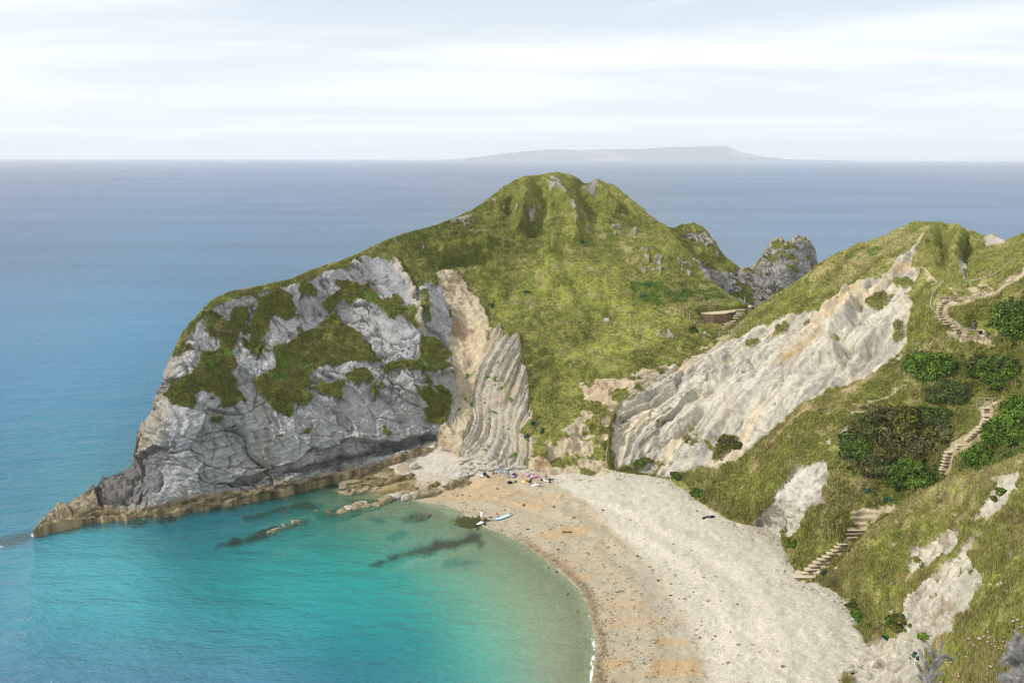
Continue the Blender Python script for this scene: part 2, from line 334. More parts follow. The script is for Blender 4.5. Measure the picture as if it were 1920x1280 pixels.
gp = [V(1, (660, 680), (700, 640), (760, 600), (800, 560), (800, 520), (870, 500), (890, 440), (915, 380), (935, 335), (1000, 330), (1005, 370), (960, 430), (940, 480), (930, 540), (950, 600), (950, 650), (985, 705), (930, 720), (880, 745), (850, 700), (800, 690), (770, 735), (720, 725), (690, 700)),
 [(469, 720), (492, 701), (516, 692), (516, 654), (539, 645), (563, 626), (593, 615), (616, 589), (626, 582), (642, 605), (668, 615), (681, 641), (701, 658), (717, 674), (691, 677), (658, 677), (632, 687), (609, 684), (580, 700), (563, 740), (545, 765), (530, 770), (505, 758), (490, 740)],
 V(2, (170, 790), (240, 730), (280, 715), (340, 700), (350, 675), (410, 690), (420, 740), (440, 780), (480, 810), (450, 860), (420, 800), (330, 790), (280, 825), (230, 790), (190, 860), (130, 800)), V(2, (480, 1170), (680, 1130), (700, 1000), (740, 1010), (860, 1080), (860, 1190), (720, 1200), (600, 1190), (480, 1205)),
 V(3, (405, 160), (440, 190), (465, 240), (430, 225)), V(3, (470, 240), (540, 280), (560, 400), (540, 470), (460, 460), (425, 390), (480, 350)), V(1, (1040, 300), (1060, 285), (1150, 270), (1170, 300), (1100, 360), (1080, 430), (1030, 480), (1000, 500), (1010, 420)),
 V(2, (690, 740), (720, 780), (730, 870), (770, 920), (740, 930), (700, 850)), V(1, (825, 770), (850, 780), (890, 775), (870, 800)), V(1, (1080, 850), (1130, 848), (1125, 862)), V(1, (850, 880), (862, 890), (858, 935)), V(1, (1205, 835), (1245, 822), (1240, 842)), V(3, (0, 60), (110, 50), (150, 100), (60, 110), (0, 105)),
 V(3, (110, 230), (135, 240), (160, 290), (130, 300), (120, 330), (105, 300)), V(3, (165, 475), (200, 500), (255, 510), (210, 520), (180, 500)), V(3, (40, 190), (75, 235), (50, 245)), V(1, (1240, 640), (1365, 620), (1365, 700), (1300, 680)), V(2, (0, 690), (60, 700), (120, 780), (60, 770), (0, 760)), V(2, (850, 860), (900, 870), (890, 920), (850, 910)), V(3, (660, 150), (760, 90), (740, 160), (700, 200)), V(3, (670, 270), (700, 260), (680, 400), (650, 440))]
moss = np.zeros(len(P), bool)
for q in gp: moss |= p.poly(q)
sc = fbm(np.c_[a_*0.87+z_*0.5, (a_*0.5-z_*0.87)*0.42, w_*0.7], 3.4, 4, 31)
fringe = (p.py-np.interp(p.px, *np.array(top).T)) < 10+6*fbm(P, 7, 3, 8)
upper = smooth(830, 640, p.py)
moss |= rock & (sc > 0.62-0.16*upper) & (p.py < 790) & (p.px > 300)
moss &= ~(rock & (sc < -0.42) & (p.px > 320))
mossv = p.blur(moss, 3)+0.36*fbm(P*np.array([1, 1, .6]), 1.3, 5, 230, .65)+.22*fbm(np.c_[(a_*0.87+z_*0.5)/.8, (a_*0.5-z_*0.87)/3.5, w_/6], 1.0, 4, 231); moss = mossv > 0.5; mossw = smooth(.36, .60, mossv)*rock*(~(fringe & (p.px > 335)))
rock_g = rock & ~moss & ~(fringe & (p.px > 335))
steep = np.clip(1-p.N[:, 2], 0, 1)
# ground cover
p.paint(np.ones(len(P), bool), grass_col(P, 0.24+0.10*smooth(1100, 1300, p.px)), 1.0)
# tone of the grass: brighter lawn on the open slope, darker below the crest
rib = fbm(np.c_[(a_+.3*w_)/2.6+.25*fbm(P, 5, 3, 270), z_/16, w_/60], 1.0, 4, 271)
p.paint(smooth(.1, .7, rib)*.5, DARKG); p.paint(smooth(.15, .8, -rib)*.4, lerp(np.tile(GREEN*1.35, (len(P), 1)), DRY, .4+0*rib))
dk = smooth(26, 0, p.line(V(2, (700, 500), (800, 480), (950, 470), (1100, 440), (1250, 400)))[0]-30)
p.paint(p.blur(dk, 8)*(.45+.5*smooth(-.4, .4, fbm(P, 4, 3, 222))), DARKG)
for pl, wd, k in ((V(2, (1250, 130), (1260, 300), (1230, 420)), 14, .7), (V(2, (1600, 110), (1640, 200), (1660, 260)), 9, .6), (V(2, (1330, 480), (1230, 540), (1200, 560)), 9, .5), (V(2, (1450, 560), (1470, 600), (1540, 760), (1590, 900), (1600, 1040)), 8, .35), (V(3, (1050, 220), (1100, 330), (1060, 430)), 26, .5), (V(2, (1060, 760), (1080, 790)), 10, .6)):
    p.paint(np.exp(-(p.line(pl)[0]/wd)**2)*k, DARKG)
lawn = p.poly(V(2, (1100, 880), (1300, 700), (1430, 560), (1560, 560), (1829, 620), (1829, 900), (1600, 1150), (1300, 1000)) + V(4, (120, 900), (500, 780), (620, 700), (200, 560)))
p.paint(p.blur(lawn, 12)*0.6, lerp(np.tile(GREEN*1.5, (len(P), 1)), DRY, smooth(-0.1, 0.7, fbm(P, 2.2, 3, 66))))
scrub = p.poly(V(4, (240, 450), (330, 440), (470, 430), (600, 470), (720, 480), (800, 540), (700, 560), (560, 590), (400, 585), (260, 560)))
p.paint(scrub.astype(float)*smooth(-0.5, 0.3, fbm(P, 2.0, 3, 4)), LUSH*0.75)
seen_rock = np.zeros(len(P))
joint = worley(np.c_[(a_*0.87+z_*0.5)/3.3+0.35*fbm(P, 5, 2, 2), (a_*0.5-z_*0.87)/8.5+0.3*fbm(P, 6, 2, 3), w_/9], 1.0, 3)
crack = np.exp(-((joint[1]-joint[0])/0.05)**2)*smooth(-0.25, 0.45, fbm(P, 5, 3, 207))
j2 = worley(np.c_[(a_*0.8+z_*0.6)/1.15+0.5*fbm(P, 2.5, 3, 212), (a_*0.6-z_*0.8)/3.6+0.4*fbm(P, 3, 2, 213), w_/4], 1.0, 214)
cr2 = np.exp(-((j2[1]-j2[0])/0.09)**2)*smooth(0.0, 0.5, fbm(P, 6, 3, 217))
str_ = np.sin((z_-0.10*a_+0.8*fbm(P, 7, 3, 218))*2.6)*0.5+np.sin((z_-0.10*a_+0.8*fbm(P, 7, 3, 218))*7.1)*0.3
ledgez = smooth(15, 5, np.interp(p.px, *np.array(bot).T)-p.py+13*fbm(P*np.array([1, 1, 0.3]), 7, 4, 3)+3*fbm(P, 1.2, 3, 4))
low = smooth(690, 760, p.py)
rc = np.tile(GREY, (len(P), 1))*(1+0.16*fbm(P, 4.5, 4, 12)+0.10*(joint[2]-0.5))[:, None]
rc = lerp(rc, np.array([.33, .30, .25]), smooth(0.15, 0.9, fbm(P*np.array([1, 1, 0.35]), 6, 4, 21))*0.7)
rc = lerp(rc, np.array([.14, .14, .15]), smooth(0.25, 0.9, fbm(P*np.array([1, 1, .22]), 3.0, 4, 25))*0.45)
rc = lerp(rc, LEDGE*0.95, smooth(350, 250, p.px+0.25*(p.py-760))*0.85)
rc = lerp(rc, LEDGE*1.12, smooth(12, 2, np.interp(p.px, *np.array(bot).T)-p.py+13*fbm(P*np.array([1, 1, 0.3]), 7, 4, 3)-7)*0.92)
jl = np.exp(-((worley(np.c_[a_/2.6+.4*fbm(P, 2, 3, 290), z_*0+.3*fbm(P, 3, 2, 291), a_*0], 1.0, 292)[1]-worley(np.c_[a_/2.6+.4*fbm(P, 2, 3, 290), z_*0+.3*fbm(P, 3, 2, 291), a_*0], 1.0, 292)[0])/.07)**2)
lv_ = ledgez*smooth(-.2, .55, fbm(P, 1.5, 5, 293, .65)); rc = lerp(rc, np.array([.11, .088, .045]), lv_*.75); rc = lerp(rc, np.array([.06, .05, .035]), ledgez*smooth(.25, .6, np.abs(fbm(np.c_[a_/3.5, z_/.45, w_/3], 1.0, 3, 296)))*.7)
rc = lerp(rc, np.array([.05, .05, .055]), smooth(15, 3, np.abs(np.interp(p.px, *np.array(bot).T)-p.py-27+9*fbm(P, 5, 4, 5)))*0.75*smooth(380, 560, p.px))  # dark wet stain that also paints the undercut's shade into the rock
crack *= 1-0.0; rc = lerp(rc, np.array([.10, .10, .085]), np.clip(crack*0.6*(1-0.5*low)+cr2*0.5*(1-0.6*low), 0, 1)*(1-ledgez))
tipd = p.poly(V(1, (370, 1010), (440, 985), (560, 930), (640, 880), (670, 900), (650, 1080), (560, 1110), (380, 1125)))
rc = lerp(rc, np.array([.13, .13, .14]), tipd*0.8)  # face of the tip in shadow: shade painted into the rock colour
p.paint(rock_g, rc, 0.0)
mc = lerp(np.tile(np.array([.135, .140, .026]), (len(P), 1)), DARKG*0.8, smooth(-0.3, 0.6, fbm(P, 2.4, 4, 41)))
mc = lerp(mc, LUSH, smooth(0.25, 0.8, fbm(P, 3.0, 3, 44)))
mc = lerp(mc, DRY*0.7, smooth(0.3, 0.9, fbm(P, 2.0, 3, 48))*0.6)
p.paint(mossw*.97, mc, 0.85); p.paint(rock & fringe & (p.px > 335), grass_col(P, .35, 6), 1.0)
p.paint(smooth(7, 0, p.line(V(2, (560, 570), (600, 640), (640, 720), (670, 830), (690, 930), (730, 990)))[0]-1.5)*0.9, np.array([.42, .37, .29]), 0.0)
tanc = np.tile(TAN, (len(P), 1))*(1+0.18*fbm(P*np.array([1, 1, .3]), 2.4, 4, 51))[:, None]
tanc = lerp(tanc, np.array([.27, .20, .13]), smooth(0.1, 0.7, fbm(P, 4, 3, 53)-0.004*(p.px-850)))
tanc = lerp(tanc, LUSH, (fbm(P, 1.6, 3, 59) > 0.62) & (p.py > 640))
p.paint(scar & ~fold, tanc, 0.1)
# folded beds: bands that swing from upright to flat at the foot
ga = [(V(3, (860, 60), (790, 180), (750, 300), (745, 420), (720, 560), (640, 650)), 0), (V(3, (930, 60), (840, 220), (822, 330), (822, 440), (800, 560), (700, 680)), 1), (V(3, (960, 110), (910, 260), (870, 400), (870, 520), (840, 620), (760, 720)), 2), (V(3, (1010, 250), (960, 380), (925, 480), (930, 580), (880, 690)), 3), (V(3, (1045, 440), (980, 540), (985, 640), (960, 700)), 4)]
gpts = [q for l, v in ga for q in l]; gv = [float(v) for l, v in ga for q in l]
ph = tps_eval(tps_fit(gpts, gv, 1e-3), p.px, p.py)
phw = ph+0.16*fbm(P, 6, 3, 61)+0.05*fbm(P, 1.5, 3, 62)
bed = (np.abs(np.sin(phw*math.pi*1.35+0.5))**1.5-0.5)*0.55+0.30*noise(np.c_[phw*9, z_/18, a_*0], 1.0, 63)+0.28*noise(np.c_[phw*21, z_/9, a_*0], 1.0, 64)
fc = np.tile(FOLD, (len(P), 1))*(1+0.10*fbm(P, 1.5, 4, 63)+0.10*bed)[:, None]
fc = lerp(fc, np.array([.40, .34, .245]), smooth(-0.2, 0.7, fbm(P, 5, 3, 64)))
fc = lerp(fc, LUSH, (fbm(P, 1.5, 3, 65) > 0.66))
p.paint(fold, fc, 0.0)
ec = np.tile(EARTH, (len(P), 1))*(1+0.2*fbm(P, 2.5, 4, 71))[:, None]
ec = lerp(ec, np.array([.36, .22, .14]), smooth(0.1, 0.5, fbm(P, 5, 3, 72)-0.35)+smooth(14, 4, p.line(V(3, (1340, 290), (1420, 260), (1460, 290)))[0])*0.5)
tuft = fbm(P, 2.6, 4, 74) > 0.22-0.25*smooth(16, 0, p.line(V(3, (1100, 640), (1230, 690), (1330, 720), (1420, 690), (1470, 640)))[0]-12)-0.3*smooth(12, 0, p.line(V(3, (1340, 350), (1400, 400), (1360, 450), (1400, 520)))[0]-8)
p.paint(apron, ec, 0.15); p.paint(apron & tuft, grass_col(P, 0.3, 3), 1.0)
p.paint(smooth(3.0, 1.0, p.line(V(3, (1300, 240), (1380, 200), (1480, 190), (1640, 110), (1830, 30)))[0])*0.0, EARTH)
crop = [V(2, (1430, 90), (1460, 80), (1490, 180), (1530, 230), (1560, 290), (1582, 345), (1572, 412), (1545, 330), (1500, 230), (1455, 190), (1430, 190)), V(2, (1340, 250), (1375, 250), (1350, 345), (1325, 330)), V(2, (1220, 245), (1250, 255), (1245, 300), (1228, 280)), V(2, (860, 355), (960, 320), (1010, 290), (985, 345), (965, 390), (900, 370)), V(2, (1110, 225), (1180, 240), (1175, 265), (1120, 240)),
 V(4, (290, 265), (345, 270), (350, 400), (332, 405), (318, 330)), V(4, (380, 312), (430, 310), (432, 412), (400, 420), (385, 370)), V(4, (110, 130), (200, 110), (150, 175)), V(4, (260, 130), (290, 150), (280, 190)), V(4, (480, 490), (530, 500), (525, 522), (490, 515)), V(4, (455, 410), (475, 415), (472, 440), (458, 436)), V(4, (590, 320), (640, 345), (720, 440), (700, 445), (640, 385)), V(4, (510, 335), (590, 370), (580, 420), (530, 380)), V(4, (380, 760), (470, 740), (520, 780), (440, 775)), V(2, (545, 450), (590, 455), (580, 475)), V(2, (700, 500), (735, 510), (715, 525))]
cm = np.zeros(len(P), bool)
for q in crop: cm |= p.poly(q)
cm &= fbm(P, 1.6, 3, 81) > -0.1
p.paint(cm, np.tile(np.array([.29, .27, .23]), (len(P), 1))*(1+0.22*fbm(P, 1.2, 3, 82))[:, None], 0.0)
p.paint(p.poly(V(2, (1640, 125), (1715, 130), (1695, 170), (1688, 210), (1672, 185))), np.array([.22, .21, .20]), 0.0)
# trodden lines across the slope
for pl in (V(2, (930, 385), (1050, 405), (1180, 450), (1300, 485), (1420, 520)), V(2, (1180, 720), (1290, 790), (1420, 880)), V(2, (1650, 620), (1760, 680), (1829, 720))):
    p.paint(smooth(2.4, 0.8, p.line(pl)[0])*0.6, np.array([.27, .235, .13]))
# relief
bare = (rock_g | scar | fold | cm).astype(float); rockw = rock.astype(float)
th_ = joint[2]*9.1; fr_ = (a_*np.cos(th_)*.8+z_*np.sin(th_)+.5*fbm(P, 2, 3, 240))/1.7; FAC = .55*((fr_-np.floor(fr_))-.5)*smooth(-.4, .3, fbm(P, 5, 2, 241)); th2 = j2[2]*7.7; f2_ = (a_*np.sin(th2)+z_*np.cos(th2))/.7; FAC = FAC+.18*((f2_-np.floor(f2_))-.5)
slabm = p.blur(p.poly(V(2, (360, 660), (420, 560), (500, 545), (560, 580), (640, 720), (690, 930), (700, 1000), (600, 1040), (430, 985), (380, 900), (470, 880), (490, 800), (430, 690))), 4); sl1 = 1-0.75*slabm
p.D += p.blur(rock_g, 1)*sl1*((1.3*(joint[2]-0.5)*(1-0.55*low) - 0.45*crack*(1-0.6*low)+(0.55*(j2[2]-0.5)-0.25*cr2)*(1-0.5*low)+FAC)*(1-ledgez) + 0.45*fbm(P, 2.4, 5, 13, .6)+0.22*str_*np.maximum(low*0.7, ledgez))+rockw*(1.1*fbm(P, 9, 3, 11))
big = worley(np.c_[a_/9+0.3*fbm(P, 8, 2, 201), z_/7+0.3*fbm(P, 8, 2, 202), w_/14], 1.0, 203)
p.D += rock_g*low*(1-ledgez)*(1.9*(big[2]-0.5)-0.8*np.exp(-((big[1]-big[0])/0.03)**2)*smooth(-.2, .4, fbm(P, 6, 2, 219)))
KNOB = fbm(P, 3.5, 4, 220); p.D += rock*ledgez*(1.0*KNOB+.6*fbm(P, 1.5, 4, 294)+.5*fbm(np.c_[a_/4, z_/.6, w_/4], 1.0, 3, 297))
p.D += (rock & moss)*(0.5+0.35*fbm(P, 1.4, 3, 91))
p.D += (scar & ~fold)*(0.7*ridged(np.c_[a_, w_*0.4, z_*0.15], 2.2, 3, 92)+0.35*fbm(P, 1.2, 3, 93))
p.D += p.blur(fold, 3)*(1.15*bed+0.4*fbm(P, 1.6, 4, 94, .6))
gw = (~(rock | scar | fold)).astype(float)
p.D += gw*(0.9*fbm(P, 11, 3, 95)+0.35*fbm(P, 2.6, 3, 96)+0.16*fbm(P, 0.9, 2, 97)+0.12*np.sin(P[:, 2]*4.2+3*fbm(P, 6, 2, 98)))
p.D += apron*0.4*fbm(P, 1.5, 3, 99)+cm*(0.5+0.5*fbm(P, 1.0, 2, 100))
for pl, wd, am in ((V(2, (700, 990), (560, 1040), (430, 985), (370, 1025)), 2.2, .9), (V(2, (380, 1050), (440, 1115), (560, 1100), (690, 1060)), 2, .9), (V(3, (180, 170), (140, 240), (130, 300), (110, 380), (60, 430), (0, 470)), 2.2, .7), (V(3, (-140, 520), (0, 505), (90, 500), (160, 432), (300, 436), (450, 440)), 1.8, .7),
 (V(1, (1080, 780), (1090, 830), (1150, 850), (1240, 845), (1365, 840)), 1.8, .7), (V(1, (860, 830), (870, 900), (850, 960), (830, 1050)), 2.6, .8), (V(1, (1055, 700), (1070, 750), (1090, 790)), 2.6, .9), (V(1, (640, 720), (662, 800), (680, 900), (655, 1000), (640, 1080)), 4.5, 1.6), (V(2, (20, 740), (40, 850), (30, 1000)), 2.4, 1.2), (V(1, (1200, 250), (1220, 330), (1200, 420), (1210, 480)), 2.5, 1.2),
 (V(1, (1090, 430), (1040, 530), (1000, 620)), 2.5, 1), (V(1, (680, 920), (760, 900), (830, 930)), 2, .7), (V(2, (280, 790), (380, 900), (460, 980)), 2.2, 1.1), (V(2, (330, 640), (420, 700), (500, 660), (560, 690)), 1.6, .7), (V(3, (400, 120), (410, 190), (500, 290), (560, 300)), 2.2, 1.2), (V(1, (930, 880), (925, 960), (905, 1040)), 2.2, .9), (V(3, (130, 300), (200, 330), (230, 350)), 1.6, .6), (V(2, (700, 920), (640, 870), (560, 880), (480, 960)), 1.6, .6),
 (V(2, (560, 575), (600, 640), (640, 720), (670, 830), (690, 930), (730, 990)), 4, -1.5), (V(2, (590, 560), (625, 640), (665, 720), (700, 850), (715, 960)), 5, 1.4)):
    p.groove(pl, wd, am)
notch = p.poly(V(3, (-60, 560), (0, 545), (130, 545), (250, 560), (470, 520), (480, 565), (450, 605), (300, 640), (200, 645), (0, 675), (-60, 690))) | p.poly(V(1, (1365, 885), (1250, 900), (1180, 950), (1000, 1008), (860, 1050), (1000, 1035), (1100, 1005), (1365, 985)))
p.D -= notch*(1.9+0.7*fbm(P, 2, 3, 101))
p.D -= tipd*1.5
for pl, wd, am in ((V(2, (1430, 80), (1470, 180), (1560, 320), (1590, 480)), 11, -2.6), (V(2, (1300, 110), (1290, 250), (1260, 400)), 12, -2.6), (V(2, (1380, 150), (1390, 300), (1330, 440)), 11, 2.4), (V(2, (1200, 200), (1190, 300)), 10, 2.0), (V(2, (1600, 110), (1640, 220), (1700, 320)), 12, 2.6), (V(2, (1690, 120), (1760, 230), (1829, 290)), 9, -2.0), (V(2, (1410, 500), (1450, 560), (1530, 720), (1590, 880), (1610, 1050)), 16, -1.0), (V(2, (1480, 560), (1560, 720), (1620, 880)), 9, .6), (V(2, (800, 590), (950, 580), (1100, 560)), 8, 1.6), (V(2, (780, 520), (950, 500), (1100, 470)), 14, -1.4), (V(3, (1040, 100), (1130, 250), (1080, 420)), 22, -1.5), (V(3, (1000, 330), (1090, 440), (1010, 560)), 12, 1.0), (V(3, (1290, 210), (1450, 205), (1560, 190)), 5, 1.0)):
    p.groove(pl, wd, am)
dkm = p.blur(in_poly(p.px, p.py, V(12, (290, 555), (470, 475), (1370, 360), (1640, 380), (1640, 480), (1400, 540), (1180, 590), (1080, 760), (690, 800), (480, 790))), 3); p.D -= 2.6*dkm+1.8*dkm*smooth(1350, 1385, p.px)
p.D *= np.minimum(1, 0.6-.4*np.exp(-((p.px-1050)/80)**2)+p.tt*8)
p.g[dkm > .3] = .3
bk = np.where(p.gx[:, None] < 300, np.array([[-0.25, 0.97]]), np.array([[-0.5, 0.86]])) if hasattr(p, 'gx') else np.array([[-0.45, 0.89]])
p.bare = rock_g | scar | fold | cm
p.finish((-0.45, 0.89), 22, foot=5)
HEAD = p
# ---- rocky spur and crag beyond the saddle
top = [(1195, 396), (1221, 404), (1250, 424), (1262, 427), (1280, 419), (1300, 418), (1318, 426), (1330, 440), (1345, 462), (1366, 484), (1385, 500), (1402, 502), (1416, 494), (1426, 484), (1434, 466), (1446, 452), (1456, 449), (1464, 443), (1472, 455), (1482, 451), (1490, 444), (1500, 440), (1510, 446), (1521, 460), (1529, 476), (1532, 490), (1533, 504), (1537, 560)]
bot = [(1195, 560), (1300, 600), (1537, 610)]
ctrl = [(1195, 400, 232), (1262, 427, 229), (1300, 418, 236), (1345, 465, 232), (1402, 502, 233), (1440, 470, 240), (1500, 440, 243), (1532, 490, 244), (1537, 560, 240), (1360, 560, 222), (1440, 560, 228), (1500, 560, 233), (1300, 600, 214), (1400, 600, 220), (1500, 600, 228), (1330, 500, 226), (1195, 560, 214), (1470, 500, 233)]
p = Patch('crag', top, bot, ctrl, 1.1, 4)
P = p.P; a_ = P[:, 0]; z_ = P[:, 2]
j = worley(np.c_[(a_*0.87+z_*0.5)/1.5+0.8*fbm(P, 3, 4, 2), (a_*0.5-z_*0.87)/4.0+.7*fbm(P, 3, 4, 8), P[:, 1]/6], 1.0, 5)
cr = np.exp(-((j[1]-j[0])/0.09)**2)*smooth(-.3, .4, fbm(P, 3, 3, 19))
p.paint(np.ones(len(P), bool), lerp(np.tile(np.array([.25, .238, .22]), (len(P), 1))*(1+0.3*fbm(P, 1.6, 4, 6)+0.2*(j[2]-.5))[:, None], np.array([.36, .31, .22]), smooth(16, 0, p.py-np.interp(p.px, *np.array(top).T)-3+5*fbm(P, 3, 3, 9))*0.7), 0.0)
p.paint(cr*0.55, np.array([.07, .07, .05]))
gr = (p.poly(V(4, (250, 60), (500, 135), (560, 112), (640, 118), (690, 165), (760, 270), (860, 380), (850, 430), (760, 395), (640, 330), (480, 260), (200, 200)))) | (fbm(P, 3.0, 4, 12) > 0.42)
gr &= ~(p.poly(V(4, (540, 190), (660, 160), (740, 260), (770, 330), (700, 260), (600, 210))) & (fbm(P, 1.5, 3, 15) > -0.3))
p.paint(gr, lerp(grass_col(P, .42, 5), GREEN*0.8, smooth(0, .5, fbm(P, 3, 3, 12))), 1.0)
p.D += (~gr)*(1.0*(j[2]-0.5)-0.5*cr+0.7*ridged(np.c_[(a_*.87+z_*.5)/1.6, (a_*.5-z_*.87)/5, P[:, 1]/5], 1.0, 4, 18))+0.9*fbm(P, 3, 5, 16, .6)
p.D *= np.minimum(1, 0.5+p.tt*6)
p.finish((0.1, 1), 20); CRAG = p
# ---- hillside with the white slide, right of the beach
top = [(1139, 874), (1142, 800), (1150, 768), (1165, 748), (1192, 722), (1231, 692), (1284, 666), (1330, 641), (1380, 611), (1408, 582), (1422, 572), (1450, 553), (1490, 530), (1534, 496), (1560, 481), (1598, 463), (1609, 456), (1622, 457), (1640, 447), (1660, 438), (1700, 421), (1722, 417), (1760, 421), (1797, 422), (1807, 432), (1845, 441), (1862, 437), (1885, 449), (1900, 443), (1920, 436), (1990, 415), (2060, 400)]
bot = [(1139, 876), (1150, 884), (1200, 889), (1265, 899), (1290, 912), (1312, 940), (1350, 962), (1388, 984), (1430, 986), (1462, 1004), (1468, 1040), (1472, 1082), (1488, 1094), (1560, 1100), (1640, 1090), (1750, 1010), (1900, 960), (2060, 900)]
ctrl = [(1142, 800, 150.5), (1192, 722, 160), (1231, 692, 166), (1284, 666, 169), (1330, 641, 172), (1380, 611, 176), (1422, 572, 180), (1490, 530, 180), (1560, 481, 179), (1660, 438, 181), (1722, 417, 184), (1800, 425, 174), (1890, 448, 160), (1920, 437, 154), (2060, 400, 142),
 (1145, 870, 0, 4), (1200, 885, 0, 3.6), (1260, 895, 0, 3.5), (1310, 935, 0, 3), (1350, 960, 0, 3), (1390, 980, 0, 3), (1440, 988, 0, 3), (1475, 1020, 0, 3), (1475, 1085, 0, 2.8), (1560, 1095, 0, 3.4), (1250, 780, 154), (1180, 800, 151.5), (1400, 760, 144.5), (1400, 860, 137.5), (1330, 860, 143), (1320, 700, 163), (1400, 680, 158), (1500, 700, 143), (1500, 600, 163), (1600, 640, 143), (1650, 540, 159), (1600, 760, 128), (1500, 860, 125), (1480, 940, 119), (1430, 930, 124), (1550, 980, 112.5), (1540, 900, 118), (1600, 860, 120), (1680, 950, 112.5), (1600, 1010, 112), (1770, 880, 112), (1845, 770, 114.5), (1700, 780, 122), (1720, 700, 128), (1750, 640, 130.5), (1826, 624, 124), (1900, 660, 117), (1770, 565, 130), (1910, 515, 124.5), (1800, 500, 147), (1720, 520, 154), (1850, 480, 152), (1960, 760, 103), (2050, 700, 100), (1900, 800, 104), (1850, 840, 106), (1750, 1000, 104), (1900, 950, 95), (2050, 900, 85), (2050, 550, 110), (1700, 470, 167)]
p = Patch('hillside', top, bot, ctrl, 1.45, 6)
P = p.P; dn = np.array([-0.80, -0.60]); ac = P[:, 0]*0.60-P[:, 1]*0.80; al = P[:, 0]*0.80+P[:, 1]*0.60; z_ = P[:, 2]
upr = smooth(1500, 1700, p.px)*smooth(640, 480, p.py)
p.paint(np.ones(len(P), bool), grass_col(P, 0.38-0.12*smooth(1690, 1760, p.px)*smooth(560, 520, p.py)), 1.0)
# tall straw on the seaward shoulder
straw = p.poly(V(6, (0, 480), (200, 350), (480, 220), (600, 130), (880, 75), (800, 230), (620, 330), (300, 560), (0, 700)))
p.paint(straw.astype(float)*smooth(-0.5, 0.5, fbm(P, 5, 4, 3))*0.75, DRY*1.08)
p.paint(p.poly(V(6, (270, 330), (420, 290), (560, 290), (600, 330), (480, 390), (330, 470), (250, 420))).astype(float)*smooth(-0.3, .3, fbm(P, 3, 3, 33))*0.9, LUSH*0.7)
rib = fbm(np.c_[ac/1.8+.3*fbm(P, 4, 3, 272), al/12, z_/40], 1.0, 4, 273)
p.paint(smooth(.1, .7, rib)*.5, DARKG); p.paint(smooth(.15, .8, -rib)*.45, lerp(np.tile(GREEN*1.35, (len(P), 1)), DRY, .5+0*rib))
for pl, wd in ((V(6, (1000, 150), (1060, 260), (1040, 430)), 9), (V(6, (1270, 190), (1250, 330), (1230, 400)), 8)): p.paint(np.exp(-(p.line(pl)[0]/wd)**2)*.7, DARKG)
chalk = p.poly(V(5, (150, 760), (135, 640), (140, 520)) + V(4, (130, 1230), (190, 1130), (280, 1040), (400, 960), (560, 905), (640, 880), (760, 800), (900, 765), (1000, 720), (1150, 650), (1270, 620), (1345, 650), (1440, 530), (1500, 470), (1640, 440), (1700, 400)) + V(6, (700, 370), (790, 290), (870, 225), (830, 330), (800, 410), (890, 480), (820, 580), (780, 660), (820, 740), (800, 900), (760, 1050), (730, 1070), (650, 1130), (580, 1230)) + V(5, (1690, 140), (1600, 185), (1450, 255), (1300, 320), (1150, 440), (1000, 570), (880, 660), (760, 715), (640, 715), (500, 785), (350, 765), (220, 705)))
sub = [V(6, (440, 690), (520, 660), (610, 670), (570, 780), (490, 770)), V(6, (630, 600), (690, 560), (800, 540), (820, 570), (760, 610)), V(5, (760, 575), (800, 560), (880, 565), (870, 625), (780, 690), (730, 690)), V(5, (580, 460), (612, 465), (605, 505), (585, 495)), V(6, (690, 870), (750, 850), (740, 1000), (660, 1010)), V(5, (250, 685), (300, 665), (350, 680), (300, 715), (260, 715)), V(4, (1090, 720), (1160, 690), (1150, 760), (1080, 790)), V(4, (900, 790), (990, 765), (960, 800), (920, 815)), V(4, (1250, 695), (1290, 690), (1260, 730))]
sg = np.zeros(len(P), bool)
for q in sub: sg |= p.poly(q)
chalk = p.blur(chalk, 9)+0.30*fbm(P, 1.3, 5, 250, .65)+.55*fbm(np.c_[ac/1.5+.4*fbm(P, 4, 3, 280), al/6.5, z_/30], 1.0, 4, 281)*smooth(.02, .2, p.blur(chalk, 9)) > 0.5; sg = p.blur(sg, 4)+.45*fbm(P, 1.2, 5, 251, .65) > .5
gul = ridged(np.c_[ac/4.2+0.5*fbm(P, 9, 3, 21), al/26, z_/60], 1.0, 3, 22)
gul2 = ridged(np.c_[ac/1.5+0.4*fbm(P, 4, 3, 23), al/8, z_/30], 1.0, 3, 24)
cc = np.tile(CHALK*np.array([1, .985, .94]), (len(P), 1))*(1+0.10*fbm(P, 2.2, 4, 25)+0.07*gul2)[:, None]
st = fbm(np.c_[ac/1.6, al/14, z_/30]+0.2*fbm(P, 3, 2, 29)[:, None], 1.0, 4, 26)
cc = lerp(cc, np.array([.31, .295, .26]), smooth(-0.25, 0.55, st)*0.85)  # grey downhill streaks: streaky shading painted into the chalk colour
cc = lerp(cc, np.array([.56, .47, .31]), smooth(0.05, 0.7, fbm(np.c_[ac/2.2, al/18, z_/30], 1.0, 4, 27))*0.7)
ckl = np.exp(-(noise(np.c_[ac/1.1+.5*fbm(P, 2.5, 3, 300), al/8, z_/30], 1.0, 301)/.07)**2)*smooth(-.3, .4, fbm(P, 4, 3, 302))+.8*np.exp(-(noise(np.c_[ac/3+.3*fbm(P, 2, 3, 303), al/1.6+.4*fbm(P, 2, 3, 304), z_/9], 1.0, 305)/.05)**2)*smooth(0, .5, fbm(P, 5, 3, 306))
cc = lerp(cc, np.array([.24, .225, .19]), np.clip(ckl, 0, 1)*.6)
